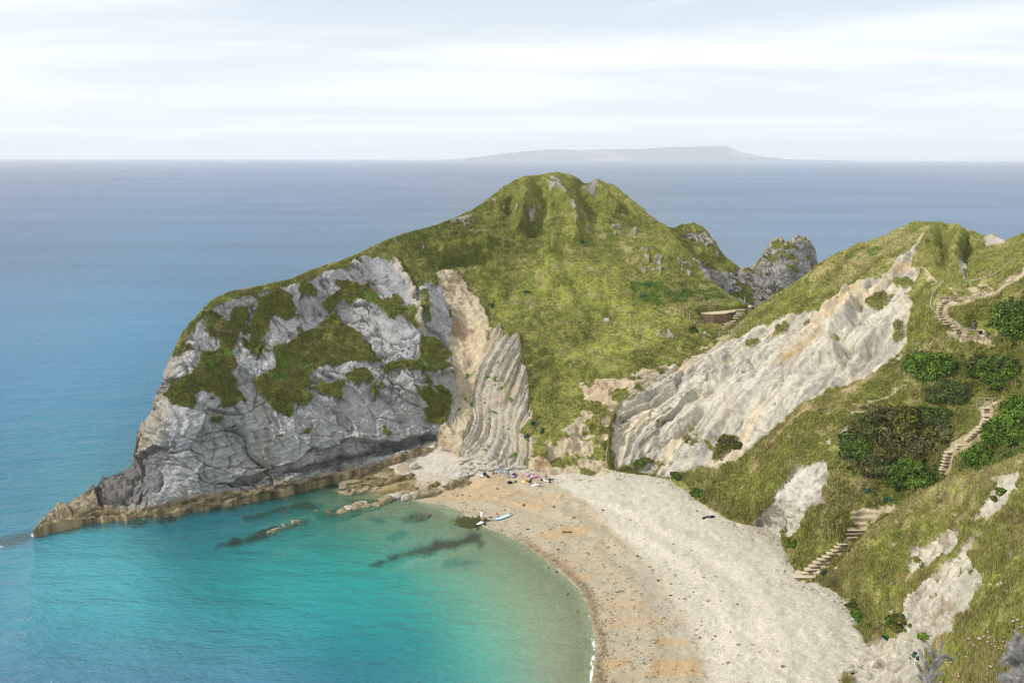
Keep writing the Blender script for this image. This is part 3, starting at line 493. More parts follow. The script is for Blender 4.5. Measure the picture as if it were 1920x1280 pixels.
och = np.exp(-(p.line(V(4, (1430, 660), (1330, 740), (1230, 820), (1140, 890)))[0]/13)**2)+0.7*np.exp(-(p.line(V(6, (830, 380), (620, 460), (420, 520), (240, 700)))[0]/5)**2)+.55*np.exp(-(p.line(V(5, (530, 560), (440, 590)))[0]/5)**2)+.6*np.exp(-(p.line(V(4, (690, 1090), (580, 1180)))[0]/4)**2)
cc = lerp(cc, OCHRE, och*(0.35+0.5*smooth(-.4, .4, st)))
rub = smooth(0, 1, p.poly(V(5, (200, 720), (420, 600), (640, 560), (760, 560), (700, 720), (480, 800), (300, 770))).astype(float))
p.paint(chalk, cc, 0.0)
p.paint(chalk & (fbm(P, 1.3, 3, 28) > 0.55) & (p.line(V(5, (250, 740), (400, 760), (560, 700), (720, 640)))[0] < 26), grass_col(P, .5, 3)*0.8, 0.6)
p.paint(sg, grass_col(P, .40, 7)*0.8, 1.0)
ed_ = (p.py-np.interp(p.px, *np.array(top).T)); bandm = smooth(30, 8, ed_+14*fbm(P, 2.2, 4, 282))*smooth(1420, 1330, p.px)
p.paint(bandm*.85, np.array([.40, .335, .235]), 0.2); p.paint((bandm > .5) & (fbm(P, 1.8, 4, 283) > .12), grass_col(P, .4, 3), 1.0)
# reddish and pale soil along the lower edge of the slide
edge = np.exp(-(p.line(V(5, (1690, 120), (1560, 230), (1300, 370), (1180, 480), (1000, 640), (900, 750)))[0]/9)**2)*smooth(-0.3, 0.3, fbm(P, 3, 4, 31))
p.paint(edge*0.8*(~chalk), np.array([.36, .25, .16]), 0.3)
c2 = p.poly(V(8, (235, 45), (390, 18), (400, 95), (375, 190), (385, 245), (300, 240), (270, 330), (200, 440), (130, 480), (0, 420), (-40, 430), (0, 330), (80, 240), (160, 130)))
c2 = p.blur(c2, 5)+.5*fbm(P, 1.2, 5, 252, .65) > .5
cc2 = lerp(np.tile(CHALK*.97, (len(P), 1))*(1+.1*gul2)[:, None], np.array([.38, .34, .30]), smooth(0.1, .7, st)*.8)
p.paint(c2, cc2, 0.0)
spots = [V(7, (370, 575), (430, 540), (460, 560), (450, 610), (400, 635), (370, 610)), V(7, (300, 450), (325, 430), (320, 480), (295, 490)), V(7, (750, 260), (790, 270), (780, 300), (755, 295)), V(7, (265, 640), (300, 625), (280, 680)), V(6, (1195, 400), (1240, 385), (1260, 450), (1320, 550), (1290, 590), (1230, 560), (1190, 470)), V(6, (1380, 170), (1430, 165), (1570, 205), (1540, 240), (1400, 230)), V(6, (660, 1120), (720, 1110), (690, 1140)), V(6, (1230, 135), (1290, 155), (1240, 150)), V(8, (270, 215), (330, 205), (340, 270), (280, 300))]
for q in spots: p.paint(p.poly(q) & (fbm(P, 1.2, 3, 35) > -0.4), np.tile(CHALK*0.82, (len(P), 1))*(1+.15*fbm(P, 1.0, 3, 36))[:, None], 0.0)
# trodden ground
def soil(pl, wd, k=0.95, c=EARTH*1.05): p.paint(smooth(wd+1.2, wd-1.2, p.line(pl)[0])*k, lerp(np.tile(c, (len(P), 1)), c*0.72, smooth(0, .6, fbm(P, 1, 3, 38))), 0.0)
for pl, wd in ((V(9, (300, 515), (480, 500), (640, 470), (780, 420), (900, 370), (1000, 320), (1120, 240), (1240, 170), (1400, 90), (1480, 40)), 4.2), (V(9, (660, 350), (720, 380), (800, 400)), 5), (V(9, (760, 310), (860, 290), (940, 290)), 1.6), (V(9, (320, 340), (400, 395), (460, 430), (520, 440)), 1.6), (V(9, (0, 140), (60, 160), (180, 235), (220, 260)), 2.0), (V(9, (390, 830), (520, 920), (600, 940), (700, 945)), 2.2), (V(9, (280, 1015), (420, 1040), (600, 1075), (760, 1095), (920, 1120)), 3.6), (V(9, (690, 1000), (830, 1080), (900, 1110)), 4.0), (V(9, (870, 1165), (1000, 1190)), 1.6), (V(7, (1400, 405), (1460, 400), (1520, 395)), 2.6), (V(7, (1190, 715), (1130, 750)), 3.5), (V(7, (1060, 900), (1115, 885)), 3.2), (V(6, (740, 690), (800, 740), (860, 780)), 1.6), (V(6, (720, 720), (770, 800), (760, 950), (740, 1050)), 2.0), (V(6, (850, 500), (920, 460), (1000, 520), (1040, 560)), 1.4), (V(4, (120, 1040), (300, 930), (450, 880), (560, 825)), 1.6), (V(7, (840, 260), (700, 330), (590, 385), (470, 470)), 1.6), (V(6, (880, 180), (820, 260), (800, 330)), 3)): soil(pl, wd)
lowp = p.poly(V(8, (540, 285), (600, 270), (700, 290), (710, 262), (815, 250), (760, 310), (700, 345), (640, 390), (570, 470), (500, 530), (430, 590), (370, 640), (320, 700), (240, 730), (140, 690), (150, 650), (250, 640), (330, 580), (400, 545), (470, 490), (510, 440), (500, 400), (530, 350)))
p.paint(lowp & (fbm(P, 0.8, 3, 39) > -0.5), lerp(np.tile(EARTH*1.08, (len(P), 1)), EARTH*0.7, smooth(0.1, .7, fbm(P, .9, 3, 40))), 0.0)
p.paint(p.poly(V(9, (0, 140), (70, 150), (190, 240), (40, 250), (-40, 200))) & (fbm(P, 1.2, 3, 41) > -0.1), EARTH, 0.1)
for pl, wd in ((V(9, (270, 520), (215, 580), (205, 690), (215, 755), (300, 830), (400, 905), (490, 985)), 9.5), (V(7, (1443, 405), (1440, 500), (1400, 560), (1330, 630), (1230, 700), (1165, 760), (1140, 870)), 12)):
    k_ = smooth(wd+3, wd-2, d_line(p.px, p.py, pl)[0]); p.paint(k_*.8, EARTH*.8, 0.0); p.D -= .35*k_
bn = p.blur(in_poly(p.px, p.py, V(9, (560, 760), (640, 660), (860, 660), (1010, 800), (1010, 1040), (700, 1060), (600, 1000))), 9); p.D -= 1.5*bn; p.g *= 1-smooth(.2, .6, bn)
# damp and scrub tone
p.paint(p.poly(V(7, (380, 640), (470, 480), (560, 400), (800, 380), (1000, 420), (1400, 430), (1180, 650), (1060, 900), (820, 1100), (600, 1060), (560, 900), (400, 760))).astype(float)*0.7, DARKG*0.9)
p.paint(p.poly(V(7, (820, 110), (1000, 20), (1707, -60), (1707, 330), (1500, 330), (1300, 250), (1000, 220))).astype(float)*0.6, DARKG)
p.paint(p.poly(V(7, (1520, 420), (1707, 320), (1800, 700), (1400, 860), (1180, 850), (1240, 700), (1440, 560))).astype(float)*0.0, LUSH*0.8)
p.paint(p.blur(p.poly(V(7, (1520, 420), (1707, 320), (1800, 700), (1400, 860), (1180, 850), (1240, 700), (1440, 560))), 10)*.8*smooth(-.5, .3, fbm(P, 2, 4, 253)), LUSH*0.75)
# relief
cf = p.blur(chalk & ~sg, 5)
p.D += cf*(-0.8-.35*ckl+1.8*gul*smooth(1140, 1240, p.px)+0.62*gul2+0.38*fbm(np.c_[ac/1.2, al/8, z_/8], 1.0, 5, 43, .6)+0.12*fbm(P, .7, 3, 49))+c2*(-.6+0.8*gul2+.3*fbm(P, 1, 3, 44))+sg*0.6
for pl, wd, am in ((V(4, (760, 930), (700, 1040), (600, 1130), (480, 1230), (400, 1280)), 5, 1.6), (V(4, (900, 860), (960, 930), (950, 1010)), 7, 1.2), (V(4, (820, 880), (740, 1010), (640, 1110)), 7, -1.6), (V(4, (560, 960), (520, 1060), (400, 1130), (200, 1250)), 6, 1.4), (V(6, (350, 690), (300, 800), (230, 920), (120, 1030)), 7, -2.0), (V(6, (420, 690), (400, 800), (320, 900)), 8, 1.6), (V(6, (210, 1020), (190, 1120), (120, 1160)), 5, -1.6), (V(6, (270, 1030), (300, 1100), (220, 1190)), 9, 2.2), (V(6, (760, 470), (600, 510), (500, 570), (460, 640)), 6, 1.5), (V(4, (1480, 490), (1420, 580), (1380, 650)), 6, -1.2), (V(5, (960, 310), (820, 430), (660, 640), (560, 740)), 6, -1.0), (V(5, (680, 400), (600, 470), (470, 560), (400, 620)), 6, 1.2), (V(6, (700, 900), (560, 980), (400, 1120), (280, 1260)), 6, -1.1)):
    p.groove(pl, wd, am)
gg = 1-cf-c2.astype(float)
p.D += gg*(0.8*fbm(P, 9, 3, 45)+0.35*fbm(P, 2.4, 3, 46)+0.16*fbm(P, .8, 2, 47))*(1-0.8*lowp)
for pl, wd, am in ((V(6, (860, 230), (980, 160), (1060, 90)), 14, -1.2), (V(6, (1060, 120), (1070, 280), (1040, 440)), 14, 2.0), (V(6, (1180, 150), (1170, 300), (1140, 420)), 14, -1.4), (V(6, (1270, 180), (1260, 300), (1230, 400)), 10, 1.8), (V(6, (1250, 430), (1290, 560)), 8, 1.2)): p.groove(pl, wd, am)
# stepped treads trodden into the lower path
p.D += lowp*0.16*np.sign(np.sin(z_*2*math.pi/0.62+1.5*fbm(P, 2.5, 2, 48)))
p.D *= np.minimum(1, 0.5+p.tt*9)
p.finish((0.35, 0.94), 16, foot=4); HILL = p
# ---- near spur, lower right
top = [(1543, 1092), (1560, 1068), (1600, 1022), (1640, 985), (1680, 958), (1720, 930), (1760, 907), (1800, 893), (1840, 880), (1880, 866), (1920, 849), (1990, 822), (2060, 796)]
bot = [(1543, 1094), (1575, 1120), (1600, 1150), (1612, 1175), (1632, 1200), (1640, 1400), (2060, 1500)]
bot = [(1543, 1094), (1560, 1108), (1575, 1125), (1582, 1400), (2060, 1560)]
ctrl = [(1545, 1092, 0, 3.4), (1600, 1022, 109.5), (1680, 958, 108.5), (1760, 907, 103.5), (1840, 880, 96), (1920, 850, 89), (2060, 796, 78), (1560, 1102, 0, 3), (1600, 1152, 0, 3), (1625, 1195, 0, 3.1), (1600, 1240, 0, 2.9), (1590, 1280, 0, 2.8), (1582, 1340, 0, 2.6), (1700, 1100, 94), (1700, 1030, 102.5), (1700, 1180, 90.5), (1680, 1240, 90), (1800, 1000, 90.5), (1800, 1100, 81), (1800, 1200, 70), (1900, 1000, 80), (1900, 1100, 68), (1900, 1200, 56), (1750, 1280, 72), (1900, 1280, 47), (2050, 1280, 35), (1750, 1400, 58), (1900, 1450, 30), (2050, 1100, 54), (2050, 1450, 24), (2050, 1540, 20)]
p = Patch('near_slope', top, bot, ctrl, 1.6, 7)
P = p.P; ac = P[:, 0]*0.60-P[:, 1]*0.80; al = P[:, 0]*0.80+P[:, 1]*0.60; z_ = P[:, 2]
p.paint(np.ones(len(P), bool), grass_col(P*1.3, 0.42+0.1*smooth(1100, 950, p.py)-0.12*smooth(1750, 1850, p.px), 2)*1.12, 1.0)
rib = fbm(np.c_[ac/1.3+.3*fbm(P, 3, 3, 274), al/7, z_/30], 1.0, 4, 275)
p.paint(smooth(.1, .7, rib)*.5, DARKG); p.paint(smooth(.1, .7, -rib)*.5, lerp(np.tile(GREEN*1.4, (len(P), 1)), DRY, .5+0*rib))
p.paint(smooth(34, 4, p.py-np.interp(p.px, *np.array(top).T)+6*fbm(P, 4, 3, 5))*0.6, DRY*1.0)
for q, cth in ((V(8, (1340, 155), (1390, 110), (1470, 72), (1488, 110), (1440, 230), (1340, 330), (1240, 395), (1250, 330), (1300, 240)), -0.55), (V(8, (870, 520), (900, 505), (960, 515), (1060, 420), (1180, 395), (1195, 440), (1100, 540), (1000, 600), (900, 645), (850, 620)), -0.2), (V(8, (850, 760), (940, 680), (1050, 620), (1150, 540), (1250, 450), (1310, 420), (1290, 470), (1220, 560), (1280, 670), (1230, 740), (1190, 860), (1110, 870), (1110, 1000), (1000, 1020), (960, 1080), (930, 1300), (560, 1330), (460, 1130), (700, 1010), (780, 1020), (820, 900)), -0.22)):
    m = p.poly(q); n = fbm(P, 1.7, 4, 7); mb_ = p.blur(m, 6)+.75*fbm(P, 1.3, 5, 254, .68)
    k = mb_ > np.where(p.wy > 1130, .33, .48+.25*(cth+.2))
    cc = lerp(np.tile(CHALK*np.array([.97, .94, .88]), (len(P), 1))*(1+.25*fbm(P, .9, 4, 8))[:, None], np.array([.34, .33, .27]), smooth(-.25, .5, fbm(np.c_[ac/.8, al/5, z_/9], 1.0, 4, 9))*.7)
    p.paint(k, cc, 0.0); rel = 0.42*ridged(np.c_[ac/1.8+.5*fbm(P, 3, 2, 10), al/6, z_/9], 1.0, 4, 11)+.35*fbm(P, .8, 5, 12, .65)
    p.D += k*(rel-0.35)
    p.paint(m & ~k, grass_col(P, .35, 8)*.75, 1.0)
p.paint(p.poly(V(8, (1290, 400), (1524, 250), (1524, 560), (1300, 700), (1290, 560))).astype(float)*smooth(-.3, .5, fbm(P, 2.5, 4, 14))*.55, DARKG)
p.paint(smooth(0.3, 0.7, fbm(P, 1.8, 4, 15))*.6, np.array([.19, .135, .075]))
p.paint(np.exp(-(p.line(V(8, (1500, 30), (1320, 120), (1150, 230), (1000, 300), (860, 370)))[0]/9)**2)*.5, DRY)
p.D += p.g*(0.6*fbm(P, 6, 3, 16)+0.3*fbm(P, 2.0, 3, 17)+0.14*fbm(P, .7, 2, 18))
p.D *= np.minimum(1, 0.3+p.tt*9)
p.finish((0.25, 0.97), 9, foot=3); NEAR = p
# ---- ground underfoot, between the viewer and the near slope
xs, ys = np.meshgrid(np.linspace(-14, 70, 90), np.linspace(-30, 34, 80))
zs = 55.2-0.76*np.maximum(0, ys+np.where(xs < 3, (3-xs)*1.0, 0)*0.9)-0.15*np.abs(xs-8)
q = np.c_[xs.ravel(), ys.ravel(), zs.ravel()]; q[:, 2] += 0.25*fbm(q, 3, 3, 4)
inr = np.hypot(q[:, 0], q[:, 1]) < 2.5; q[inr, 2] = np.minimum(q[inr, 2], 55.0)
px_, py_ = project(np.where((q@fwd*0+q[:, 1] > 1)[:, None], q, np.array([0, 50.0, 0])))
tag(mesh_obj('cliff_top', q, grid_faces(80, 90)[:, ::-1], MT, col={'Col': grass_col(q, .4, 1), 'Grass': np.ones(len(q))}), kind='structure')
# ---- beach and sea bed, one sheet
SHORE = [(640, 905), (700, 925), (760, 935), (814, 945), (870, 965), (900, 985), (940, 1000), (977, 1018), (1036, 1062), (1078, 1099), (1104, 1146), (1111, 1180), (1116, 1214), (1111, 1261), (1105, 1300), (1098, 1420)]
bc = [(x, y, 0.0) for x, y in SHORE] + [(1000, 960, .9), (1080, 980, 1.2), (1170, 1012, 1.3), (1240, 1080, 1.3), (1280, 1160, 1.3), (1310, 1220, 1.3), (1335, 1290, 1.3), (1340, 1400, 1.3), (870, 900, .9), (960, 910, 1.6), (800, 880, 1.2), (760, 860, 1.8), (860, 850, 3.0), (930, 868, 3.0), (980, 880, 2.6), (1080, 900, 2.8), (1150, 885, 3.3), (1260, 905, 3.1), (1310, 945, 2.8), (1390, 990, 2.9), (1475, 1050, 3.0), (1400, 1150, 2.5), (1560, 1110, 3.2), (1600, 1240, 3.0), (1590, 1340, 2.8), (1450, 1300, 2.2), (1100, 850, 3.0), (1300, 850, 2.0), (700, 870, .7), (1600, 1000, 0), (1900, 1100, 0), (2000, 1500, 1), (1200, 1150, .7), (1200, 1280, .5),
 (850, 1000, -.35), (920, 1060, -.55), (1000, 1120, -.6), (1040, 1200, -.6), (1040, 1290, -.6), (800, 1060, -1.0), (880, 1140, -1.5), (950, 1220, -1.7), (760, 960, -.3), (700, 960, -.5), (600, 950, -1.2), (600, 1000, -2.2), (700, 1080, -2.4), (780, 1180, -3.2), (850, 1280, -3.4), (400, 1020, -3.5), (200, 1050, -5), (500, 1200, -5), (100, 1250, -7), (0, 1000, -7), (500, 940, -1.5), (300, 985, -3), (-300, 1300, -9), (-300, 1000, -9), (300, 800, -8), (900, 1480, -4)]
bx = np.arange(-300, 2081, 2.6); by = np.concatenate([np.arange(760, 1320, 2.0), np.arange(1320, 1500, 8)])
PX, PY = np.meshgrid(bx, by); px, py = PX.ravel(), PY.ravel()
zz = tps_eval(tps_fit([c[:2] for c in bc], [c[2] for c in bc], 5e-4), px, py); zz = np.clip(zz, -9, 3.6)
P = at_h(px, py, zz); nB = len(P); q0 = np.c_[px, py, np.zeros(nB)]
wx = px+9*fbm(q0, 40, 5, 5); wy = py+6*fbm(q0, 40, 5, 55)
fine = fbm(P, 1.3, 4, 3); fl = fbm(P, 0.5, 3, 4)
col = np.tile(np.array([.545, .505, .425]), (nB, 1))*(1+.06*fine+.03*fl+.06*fbm(P, 9, 3, 2))[:, None]
SH = np.array(SHORE); dS, tS = d_line(px, py, SHORE); xs_at = np.interp(wy, SH[:, 1], SH[:, 0])
inland = wx-xs_at
dryx = np.interp(wy, [880, 900, 940, 1012, 1080, 1160, 1220, 1290, 1400], [1000, 1040, 1100, 1170, 1240, 1282, 1312, 1335, 1345])
wet = smooth(14, -14, wx-dryx)*(wy > 885)
col = lerp(col, np.array([.42, .365, .272])*(1+.07*fl+.08*fine)[:, None], wet)
# sandy fans, orange, drawn down the beach
fan = fbm(np.c_[wx/120+wy/260, wy/16, np.zeros(nB)], 1.0, 4, 6)
col = lerp(col, np.array([.47, .325, .19]), smooth(0.05, 0.65, fan)*wet*0.34)
col = lerp(col, np.array([.50, .35, .20]), np.exp(-(d_line(wx, wy, [(820, 925), (880, 910), (960, 930), (1010, 950)])[0]/15)**2)*.75*smooth(-.5, .2, fine))
for c_, wd in (([(1235, 1250), (1300, 1250)], 13), ([(1235, 1203), (1285, 1203)], 6), ([(1060, 995), (1100, 997)], 7), ([(1270, 1163), (1230, 1157)], 5), ([(1075, 1083), (1100, 1078)], 5), ([(1010, 1003), (1050, 1001)], 5), ([(1130, 1250), (1170, 1240)], 9)):
    col = lerp(col, np.array([.48, .33, .185]), smooth(wd+4, wd-3, d_line(wx, wy, c_)[0])*.85)
band = np.exp(-((inland-14)/11)**2)*smooth(980, 1040, wy)
col = lerp(col, np.array([.25, .19, .12])*(1+.5*fl)[:, None], np.clip(band*1.0, 0, 1))
col = lerp(col, np.array([.24, .20, .13])*(1+.3*fl)[:, None], smooth(4, -30, inland)*0.7)
grey = np.exp(-((wx-dryx+26)/22)**2)*smooth(1020, 1080, wy)*smooth(1240, 1180, wy); col = lerp(col, np.array([.38, .355, .30]), grey*.7)
seab = smooth(0.0, -1.2, zz)
col = lerp(col, np.array([.56, .50, .34]), seab*.85)
# upper shelf below the cliff: pale rubble, brown drift line, weed on the ledges
up = in_poly(wx, wy, V(3, (200, 690), (470, 600), (640, 600), (800, 720), (900, 700), (1060, 640), (1000, 760), (700, 770), (640, 790), (520, 780), (440, 800), (300, 780)))
col = lerp(col, np.array([.50, .46, .40])*(1+.2*fl)[:, None], up*.8)
col = lerp(col, np.array([.33, .25, .18]), in_poly(wx, wy, V(10, (560, 80), (700, 20), (850, 50), (940, 90), (760, 110), (620, 140)))*.7)
shelf = in_poly(wx, wy, V(10, (0, 120), (150, 60), (550, 90), (560, 150), (760, 160), (820, 240), (700, 330), (650, 400), (430, 470), (0, 640), (-900, 900), (-1500, 800)))
wd_ = fbm(np.c_[px/26, py/7, np.zeros(nB)], 1.0, 4, 8)
col = lerp(col, lerp(np.tile(LEDGE*1.1, (nB, 1)), np.array([.12, .11, .03]), smooth(-.1, .5, wd_)), shelf*.9*smooth(-.5, .2, zz+.5))
# weed-covered reefs under the water
REEFS = ((V(10, (1500, 860), (1430, 870), (1280, 910), (1150, 950), (1040, 960), (930, 990)), 9), (V(10, (1040, 965), (930, 1000), (740, 1020), (600, 1055), (450, 1115), (300, 1160)), 7), (V(10, (1470, 935), (1560, 940)), 4), (V(10, (700, 665), (860, 640), (980, 615)), 5), ([(415, 1022), (470, 1010), (520, 997), (570, 982)], 6), ([(460, 968), (540, 955), (600, 945)], 6), ([(590, 972), (640, 958), (700, 945)], 5), (V(10, (340, 670), (430, 650)), 4), (V(10, (470, 850), (600, 850), (700, 845)), 3), ([(-40, 1030), (20, 1012), (66, 1002)], 8), ([(60, 1000), (160, 985), (310, 970), (400, 952), (520, 930), (640, 905)], 8), ([(640, 1078), (700, 1080), (760, 1075)], 6), ([(830, 1060), (900, 1055)], 6))
def reef_mask(x, y, main=False):
    r = np.zeros(len(x)); q = np.c_[x, y, np.zeros(len(x))]; nz = 4*fbm(q, 22, 4, 91)+2*fbm(q, 7, 3, 92)-2.5
    for k, (pl, wd) in enumerate(REEFS):
        d, t = d_line(x, y, pl); r = np.maximum(r, smooth(wd+8, wd-8, d+nz+wd*.9*(np.abs(2*t-1)**3))*((.95, .85, .6, .85, .95, .75, .7, .6, .4, .7, .8, .2, .35)[k] if main else 1))
    return r
reef = reef_mask(wx, wy)
zz2 = np.where(reef > 0, np.maximum(zz, zz*(1-reef)+reef*(-0.30+0.25*fine)), zz)
col = lerp(col, np.array([.045, .030, .014])*(1+.5*fl)[:, None], reef*.92*smooth(0.3, -0.05, zz))
tide = smooth(0, 40, inland)*(.10*np.sin(np.clip(inland, 0, 400)/13+1.2*fbm(P, 9, 3, 260))+.09*fbm(P, 1.6, 3, 261))*smooth(.25, .7, zz); P = at_h(px, py, zz2+0.06*fine*smooth(-.2, .6, zz)+tide+smooth(.4, 1.2, zz)*(.07*fbm(P, 1.1, 3, 310)+.04*fbm(P, .55, 2, 311)))
tag(mesh_obj('beach', P, grid_faces(len(by), len(bx))[:, ::-1], terrain_mat('shingle', 1.6, 6.5, .30, .7, .3, .7), col={'Col': col, 'Grass': np.full(nB, 1.0)}), kind='structure')
BZ = (bx, by, P.reshape(len(by), len(bx), 3))
def beach_at(px, py):
    return BZ[2][min(int(np.searchsorted(by, py)), len(by)-1), min(int(np.searchsorted(bx, px)), len(bx)-1)].copy()
# ---- sea: flat sheet to the horizon
zq = 1/np.linspace(1/62.0, 1/20000.0, 420)
sx = np.concatenate([np.linspace(-9000, -300, 60), np.arange(-290, 1400, 5.0), np.linspace(1410, 11000, 90)])
SX, SZ = np.meshgrid(sx, zq); SX = np.clip((SX-960)/F*SZ, -16000, 16000)*F/SZ+960; PY_ = np.zeros_like(SX)
k0 = H; # pixel row of the sea at depth Z
PY_ = 640+F*((H/SZ)-math.sin(PITCH))/math.cos(PITCH)
Ps = np.stack([(SX-960)/F*SZ, SZ*(math.cos(PITCH)-(PY_-640)/F*math.sin(PITCH)), np.zeros_like(SX)], -1).reshape(-1, 3)
px, py = project(Ps); n = len(Ps)
sd = tps_eval(tps_fit([c[:2] for c in bc], [c[2] for c in bc], 5e-4), np.clip(px, -300, 2080), np.clip(py, 760, 1500))
depth = np.clip(-sd, 0, 9)
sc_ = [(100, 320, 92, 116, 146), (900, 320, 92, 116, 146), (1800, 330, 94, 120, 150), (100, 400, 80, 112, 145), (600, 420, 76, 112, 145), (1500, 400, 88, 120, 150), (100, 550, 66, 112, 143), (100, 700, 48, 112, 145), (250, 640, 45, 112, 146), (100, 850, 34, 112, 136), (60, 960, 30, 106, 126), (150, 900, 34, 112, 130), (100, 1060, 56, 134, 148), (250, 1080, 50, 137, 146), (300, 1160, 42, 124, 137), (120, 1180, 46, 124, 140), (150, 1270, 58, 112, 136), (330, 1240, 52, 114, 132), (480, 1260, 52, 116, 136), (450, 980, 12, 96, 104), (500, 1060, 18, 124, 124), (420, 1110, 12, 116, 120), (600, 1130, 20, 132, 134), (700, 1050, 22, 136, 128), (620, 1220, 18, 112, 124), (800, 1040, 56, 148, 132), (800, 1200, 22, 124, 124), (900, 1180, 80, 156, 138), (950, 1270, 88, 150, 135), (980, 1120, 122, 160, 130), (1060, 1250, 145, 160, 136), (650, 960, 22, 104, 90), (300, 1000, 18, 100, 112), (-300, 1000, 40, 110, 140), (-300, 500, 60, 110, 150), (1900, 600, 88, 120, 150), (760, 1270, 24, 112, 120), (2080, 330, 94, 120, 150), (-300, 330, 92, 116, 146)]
body = tps_eval(tps_fit([c[:2] for c in sc_], [srgb(*c[2:]) for c in sc_], 3e-3), np.clip(px, -300, 2080), np.clip(py, 318, 1400))  # colour by depth, with sky reflection painted in at the lower left
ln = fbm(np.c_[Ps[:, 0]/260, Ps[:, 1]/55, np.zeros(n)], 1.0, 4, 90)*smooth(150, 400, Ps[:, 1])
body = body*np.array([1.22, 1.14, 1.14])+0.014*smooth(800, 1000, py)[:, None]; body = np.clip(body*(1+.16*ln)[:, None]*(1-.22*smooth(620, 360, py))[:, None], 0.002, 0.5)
foam = np.exp(-(d_line(px, py, SHORE[8:])[0]/7)**2)*smooth(1060, 1230, py)*0.75*(.55+.9*smooth(-.4, .4, fbm(np.c_[px/9, py/9, np.zeros(n)], 1.0, 3, 320)))+np.exp(-(np.hypot(px-62, (py-1003)*1.5)/9)**2)*.8+np.exp(-(np.hypot(px-2, (py-1024)*2)/7)**2)*.8+np.exp(-(d_line(px, py, SHORE[3:9])[0]/2.5)**2)*.35+np.exp(-(d_line(px, py, [(215, 868), (240, 862), (262, 852)])[0]/3)**2)*.5
cl = np.exp(-depth/1.25)*(py > 800); cl = np.clip(cl, 0, 1)
cl = np.maximum(cl, 0.62*(np.maximum(0, 1-d_line(px, py, [(-40, 1030), (20, 1012), (66, 1002), (160, 985), (310, 970), (520, 930), (640, 905)])[0]/16)))
q0 = np.c_[px, py, np.zeros(n)]; nr_ = (py > 850) & (px > -60) & (px < 1000); rm = np.zeros(n); rm[nr_] = reef_mask(px[nr_]+9*fbm(q0[nr_], 40, 5, 5), py[nr_]+6*fbm(q0[nr_], 40, 5, 55), True); cl = np.maximum(cl, rm)
m, t, b = new_mat('sea_water'); t.nodes.clear(); out = N(t, 'ShaderNodeOutputMaterial')
tc = N(t, 'ShaderNodeTexCoord'); A = N(t, 'ShaderNodeAttribute', attribute_name='Col'); B = N(t, 'ShaderNodeAttribute', attribute_name='Clear')
def wave(scale, sx, sy, det, rot):
    mpn = N(t, 'ShaderNodeMapping'); t.links.new(tc.outputs['Object'], mpn.inputs[0]); mpn.inputs['Scale'].default_value = (sx, sy, 1); mpn.inputs['Rotation'].default_value = (0, 0, R(rot))
    nn = N(t, 'ShaderNodeTexNoise'); t.links.new(mpn.outputs[0], nn.inputs[0]); setin(nn, Scale=scale, Detail=det, Roughness=0.62, Distortion=0.25); return nn.outputs[0]
wa = wave(0.16, 0.55, 1.5, 6, 14); wb = wave(0.9, 0.6, 1.3, 4, -22); wc = wave(0.03, 0.5, 1.5, 4, 8)
h = mth(t, 'ADD', mth(t, 'MULTIPLY', wa, 1.7), mth(t, 'ADD', mth(t, 'MULTIPLY', wb, 0.62), mth(t, 'MULTIPLY', wc, 3.0)))
bp = N(t, 'ShaderNodeBump'); setin(bp, Strength=0.85, Distance=0.75); t.links.new(h, bp.inputs['Height'])
df = N(t, 'ShaderNodeBsdfDiffuse'); t.links.new(A.outputs[0], df.inputs[0]); t.links.new(bp.outputs[0], df.inputs['Normal'])
Fm = N(t, 'ShaderNodeAttribute', attribute_name='Foam'); fnz = N(t, 'ShaderNodeTexNoise'); t.links.new(tc.outputs['Object'], fnz.inputs[0]); setin(fnz, Scale=2.6, Detail=6, Roughness=0.7, Distortion=0.6)
ff = ramp(t, mth(t, 'MULTIPLY', Fm.outputs['Fac'], mth(t, 'ADD', fnz.outputs[0], 0.25)), [(0.36, (0, 0, 0)), (0.6, (1, 1, 1))])
wf = N(t, 'ShaderNodeBsdfDiffuse'); wf.inputs[0].default_value = (.72, .74, .74, 1)
tr = N(t, 'ShaderNodeBsdfTransparent'); tr.inputs[0].default_value = (0.84, 1.0, 0.93, 1)
mx = N(t, 'ShaderNodeMixShader'); t.links.new(B.outputs['Fac'], mx.inputs[0]); t.links.new(df.outputs[0], mx.inputs[1]); t.links.new(tr.outputs[0], mx.inputs[2])
gl = N(t, 'ShaderNodeBsdfGlossy'); setin(gl, Roughness=0.11); t.links.new(bp.outputs[0], gl.inputs['Normal'])
fr = N(t, 'ShaderNodeFresnel'); setin(fr, IOR=1.33); t.links.new(bp.outputs[0], fr.inputs['Normal'])
m2 = N(t, 'ShaderNodeMixShader'); t.links.new(mth(t, 'MINIMUM', mth(t, 'MULTIPLY', fr.outputs[0], 0.85), 0.36), m2.inputs[0]); t.links.new(mx.outputs[0], m2.inputs[1]); t.links.new(gl.outputs[0], m2.inputs[2])
m3 = N(t, 'ShaderNodeMixShader'); t.links.new(ff, m3.inputs[0]); t.links.new(m2.outputs[0], m3.inputs[1]); t.links.new(wf.outputs[0], m3.inputs[2]); t.links.new(m3.outputs[0], out.inputs[0])
tag(mesh_obj('sea', Ps, grid_faces(len(zq), len(sx))[:, ::-1], m, col={'Col': body, 'Clear': cl, 'Foam': foam}), kind='structure')
